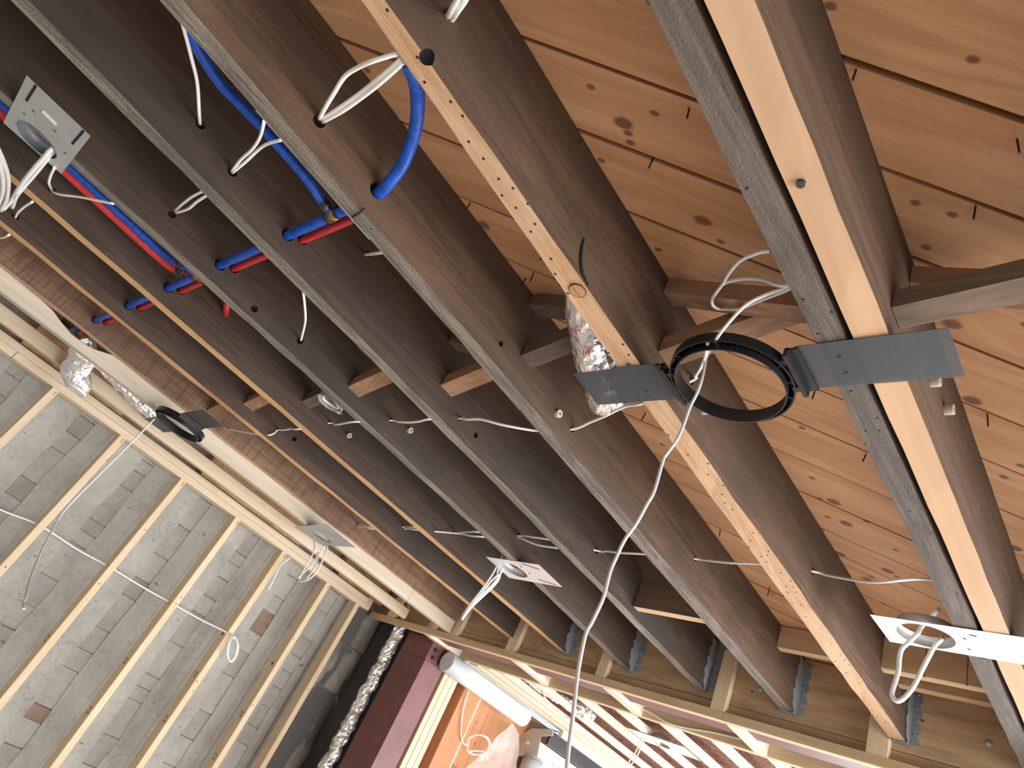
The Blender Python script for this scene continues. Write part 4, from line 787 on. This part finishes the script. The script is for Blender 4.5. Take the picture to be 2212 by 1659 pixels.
# ================================================================== EXTENSION ROOM BEYOND THE BEAM
for x in (-3.56, -2.745, -2.09, -1.42):
    MB().lumber(x-.03, x+.03, 2.919, 3.242, 2.44, 2.53, .002).build('short_nailer', M['white'], None, {-3.56: 'short bright nailer at the corner above the maroon column', -2.745: 'short bright nailer right of the white duct', -2.09: 'short bright nailer under the dark grey joist end', -1.42: 'short bright nailer under the saw cut joist end'}[x], 'nailer', 'short nailers between header plate and cross member')
MB().lumber(-3.56, 1.2, 3.243, 3.283, 2.44, 2.53, .002).build('cross_member', M['newx'], None, 'tan cross member behind the maroon beam carrying the far joists', 'beam')
for i, x in enumerate([-3.15, -2.86, -2.52, -2.24, -1.955, -1.67, -1.385]):
    MB().lumber(x-.021, x+.021, 3.284, 6.8, 2.44, 2.478, .002).build('far_joist', M['white'], None, ['bright far joist nearest the white duct', 'bright far joist left of the far light plate', 'bright far joist just left of the far foil duct end', 'bright far joist under the left end of the far light plate', 'bright far joist crossing behind the far light plate cables', 'bright far joist right of the far light plate', 'bright far joist second right of the far light plate'][i], 'joist', 'bright joists of the extension ceiling')
ins = MB(); nx, ny = 60, 90
for i in range(nx+1):
    for j in range(ny+1):
        x = -3.5+4.4*i/nx; y = 3.29+3.5*j/ny
        ins.v.append((x, y, 2.515+.014*noise.noise(Vector((x*9, y*9, 1)))+.012*noise.noise(Vector((x*25, y*25, 4)))))
for i in range(nx):
    for j in range(ny):
        k = i*(ny+1)+j; ins.face([k, k+1, k+ny+2, k+ny+1], 0, True)
ins.build('insulation', M['insul'], None, 'brown fibrous insulation above the bright far joists', 'insulation', kind='stuff')
# its left wall: boards and studs
wb = thing('wall_extension', 'orange board wall of the extension with pale studs', None, (-3.66, 4.5, 0), kind='structure')
for a, b_ in ((3.2, 3.50), (3.50, 3.86), (3.86, 4.5), (4.5, 5.4), (5.4, 6.8)): MB().box(-3.70, -3.66, a+.001, b_-.001, 0, 2.44).build('board', M['orange'], wb)
for y0, w_, lab in ((3.235, .042, 'left bright stud of the doubled post right of the maroon column'), (3.281, .052, 'middle stud of the doubled post right of the maroon column'), (3.337, .042, 'right stud of the doubled post right of the maroon column'), (3.62, .034, 'single bright stud behind the coil of white cable')):
    MB().lumber(-3.655, -3.58, y0, y0+w_, 0, 2.44, .002).build('far_stud', M['stud'], None, lab, 'stud', 'studs of the extension wall')
MB().lumber(-3.655, -3.555, 3.44, 3.618, 0, 2.4, .002).build('far_board', M['orange'], None, 'wide orange board between the doubled post and the single stud', 'board')
text('pencil_mark', 'M N', .07, M['ink'], wb, lambda u, v: (-3.6585, 3.72+u, 1.86+v)); text('pencil_mark', 'F 1 H', .06, M['ink'], wb, lambda u, v: (-3.6585, 3.70+u*.6, 1.78+v))
wd_ = thing('white_duct', 'white round duct running along the top of the extension wall', 'duct', (-3.50, 3.6, 2.36))
MB().tube([(-3.49, y, 2.368) for y in (3.12, 3.125, 3.4, 3.7, 3.9, 4.04)], [.06, .066, .066, .066, .066, .066], 32).build('duct_skin', M['ductwhite'], wd_)
for j, (x, z) in enumerate(((-3.42, 2.435), (-3.31, 2.44))):
    MB().lumber(x-.045, x+.045, 3.29, 5.2, z, z+.03, .003).build('far_strip', M['newy'], None, ['pale strip next to the white duct, left of two', 'pale strip next to the white duct, right of two'][j], 'board', 'pale strips above the white duct')
fq = thing('foil_duct', 'crinkled foil flex duct lying above the far joists left of the hanging grey cable', 'duct', (-2.9, 3.7, 2.5))
fz = smooth([(-3.05, 3.36, 2.52), (-3.0, 3.5, 2.505), (-2.93, 3.62, 2.50), (-2.84, 3.74, 2.49), (-2.78, 3.84, 2.485)], 8)
MB().tube(fz, .05, 24, wob=lambda q, i, j: .016*noise.noise(q*26)+.009*noise.noise(q*70)).facet().build('foil_wrap', M['foil'], fq)
cable('far_cable', 'white cable trailing from the end of the far foil duct', [(-3.008,3.591,2.45),(-3.041,3.721,2.45),(-3.046,3.815,2.45),(-3.099,3.951,2.45),(-3.037,4.012,2.45),(-3.049,4.285,2.45),(-3.124,4.608,2.45),(-3.105,4.825,2.45),(-3.081,4.968,2.45)], .004)
cable('far_cable', 'white cable lying along the maroon beam behind the header plate', [(-2.072,3.235,2.475),(-1.997,3.235,2.466),(-1.909,3.235,2.447),(-1.804,3.235,2.449),(-1.659,3.235,2.467),(-1.521,3.235,2.476)], .004)
fl = plate('far light plate hanging in the bright extension ceiling', [(-2.36, 3.60), (-1.98, 3.60), (-1.98, 3.80), (-2.36, 3.80)], 2.436, (-2.19, 3.72), .055, mat='galvbright', collar=.04)
for i, q_ in enumerate(([(-2.3,3.72,2.464),(-2.304,3.72,2.423),(-2.309,3.72,2.369),(-2.32,3.72,2.313),(-2.338,3.72,2.277)], [(-2.314,3.72,2.467),(-2.321,3.72,2.418),(-2.33,3.72,2.357),(-2.349,3.72,2.305),(-2.356,3.72,2.272)])):
    cable('far_cable', ['right', 'left'][i] + ' cable hanging from the far light plate', q_, .0042)
cable('far_coil_cable', 'white cable coming down from the white duct to the coil on the orange boards', [(-3.54,3.465,2.305),(-3.54,3.474,2.251),(-3.54,3.495,2.181),(-3.54,3.528,2.116),(-3.54,3.56,2.067),(-3.54,3.604,2.022),(-3.54,3.667,2.008)], .0048)
cl = [(-3.53,3.656,2.007),(-3.53,3.64,2.057),(-3.53,3.694,2.099),(-3.53,3.788,2.119),(-3.53,3.849,2.097),(-3.53,3.857,2.056),(-3.53,3.82,2.018),(-3.53,3.747,1.986),(-3.53,3.683,1.987)]
cable('far_coil', 'round coil of white cable in front of the orange boards', cl + [tuple(Vector(p)+Vector((.01, .006, .004))) for p in cl] + [(-3.5,3.805,2.034),(-3.5,3.853,2.014),(-3.5,3.881,2.006)], .0042)
cable('far_stapled_cable', 'white cable stapled down the orange board beside the maroon column', [(-3.645,3.231,2.32),(-3.645,3.247,2.272),(-3.645,3.256,2.234),(-3.645,3.257,2.181),(-3.645,3.268,2.076),(-3.645,3.264,1.999),(-3.645,3.262,1.878),(-3.645,3.257,1.747),(-3.645,3.258,1.676)], .0045)
# polyethylene sheet and the metal hood
ps = MB(); nu, nv = 20, 20
A_, B_ = Vector((-3.512,3.98,2.294)), Vector((-3.603,4.2,2.267)); D_, E_ = Vector((-3.594,3.75,1.817)), Vector((-3.428,4.2,1.898))
for i in range(nu+1):
    for j in range(nv+1):
        u, v_ = i/nu, j/nv; p = (A_*(1-u)+B_*u)*(1-v_)+(D_*(1-u)+E_*u)*v_
        ps.v.append(tuple(p+Vector((.02*noise.noise(Vector((u*4, v_*3, 2))), .02*noise.noise(Vector((u*5, v_*5, 7))), 0))))
for i in range(nu):
    for j in range(nv):
        k = i*(nv+1)+j; ps.face([k, k+1, k+nv+2, k+nv+1], 0, True)
ps.build('plastic_sheet', M['poly'], None, 'translucent plastic sheet hanging from the duct end over the orange boards', 'plastic sheet')
hY = 4.3
hp = [(-3.67,4.3,2.299),(-3.595,4.3,2.358),(-3.408,4.3,2.404),(-3.396,4.3,2.363),(-3.494,4.3,2.329),(-3.458,4.3,2.193),(-3.648,4.3,2.142),(-3.667,4.3,2.224)]
hq = [(p[0], p[2]) for p in hp]
hb = thing('metal_hood', 'grey metal hood end with a bolt and a pale panel behind it, bottom centre', 'hood', hp[6])
MB().prism(hq, 'y', hY, hY+.012).build('end_plate', M['galv'], hb)
bx = (-3.585,4.3,2.252); MB().box(bx[0]-.012, bx[0]+.012, hY-.012, hY, bx[2]-.012, bx[2]+.012).build('square_bolt', M['panelwhite'], hb)
x_r, zt_, zb_ = hq[2][0], hq[2][1], hq[5][1]
MB().box(x_r-.03, x_r-.01, hY+.012, 6.8, zt_-.11, zt_-.02).build('dark_rail', M['black'], hb)
MB().box(hq[4][0]-.02, hq[4][0], hY+.012, 6.8, zb_-1.0, zt_-.11).build('side_panel', M['panelwhite'], hb)
MB().box(hq[4][0]-.004, hq[4][0]+.004, hY+.25, 6.8, zt_-.24, zt_-.18).build('sky_reflection_stripe', M['panelblue'], hb)  # strip coloured as the sky reflection on the panel
MB().box(x_r-.02, x_r+.02, hY+.1, 6.8, zt_-.015, 2.439).build('top_board', M['panelwhite'], hb)
pc = (-3.529,4.36,2.173)
MB().pipe([(pc[0], 4.36, pc[2]+.02), (pc[0], 4.36, pc[2]-.5)], .075, .07, 24).build('clear_sleeve', M['poly'], hb)
MB().pipe([(pc[0], 4.36, pc[2]+.0), (pc[0], 4.36, pc[2]-.015)], .078, .074, 24).build('band', M['galvdark'], hb)
MB().prism([(hq[0][0]-.05, 2.40), (hq[2][0]+.04, 2.40), (hq[2][0]+.04, zt_), (hq[0][0], zt_-.03)], 'y', hY+.02, hY+.03).build('plastic_wrap', M['galvdark'], hb)
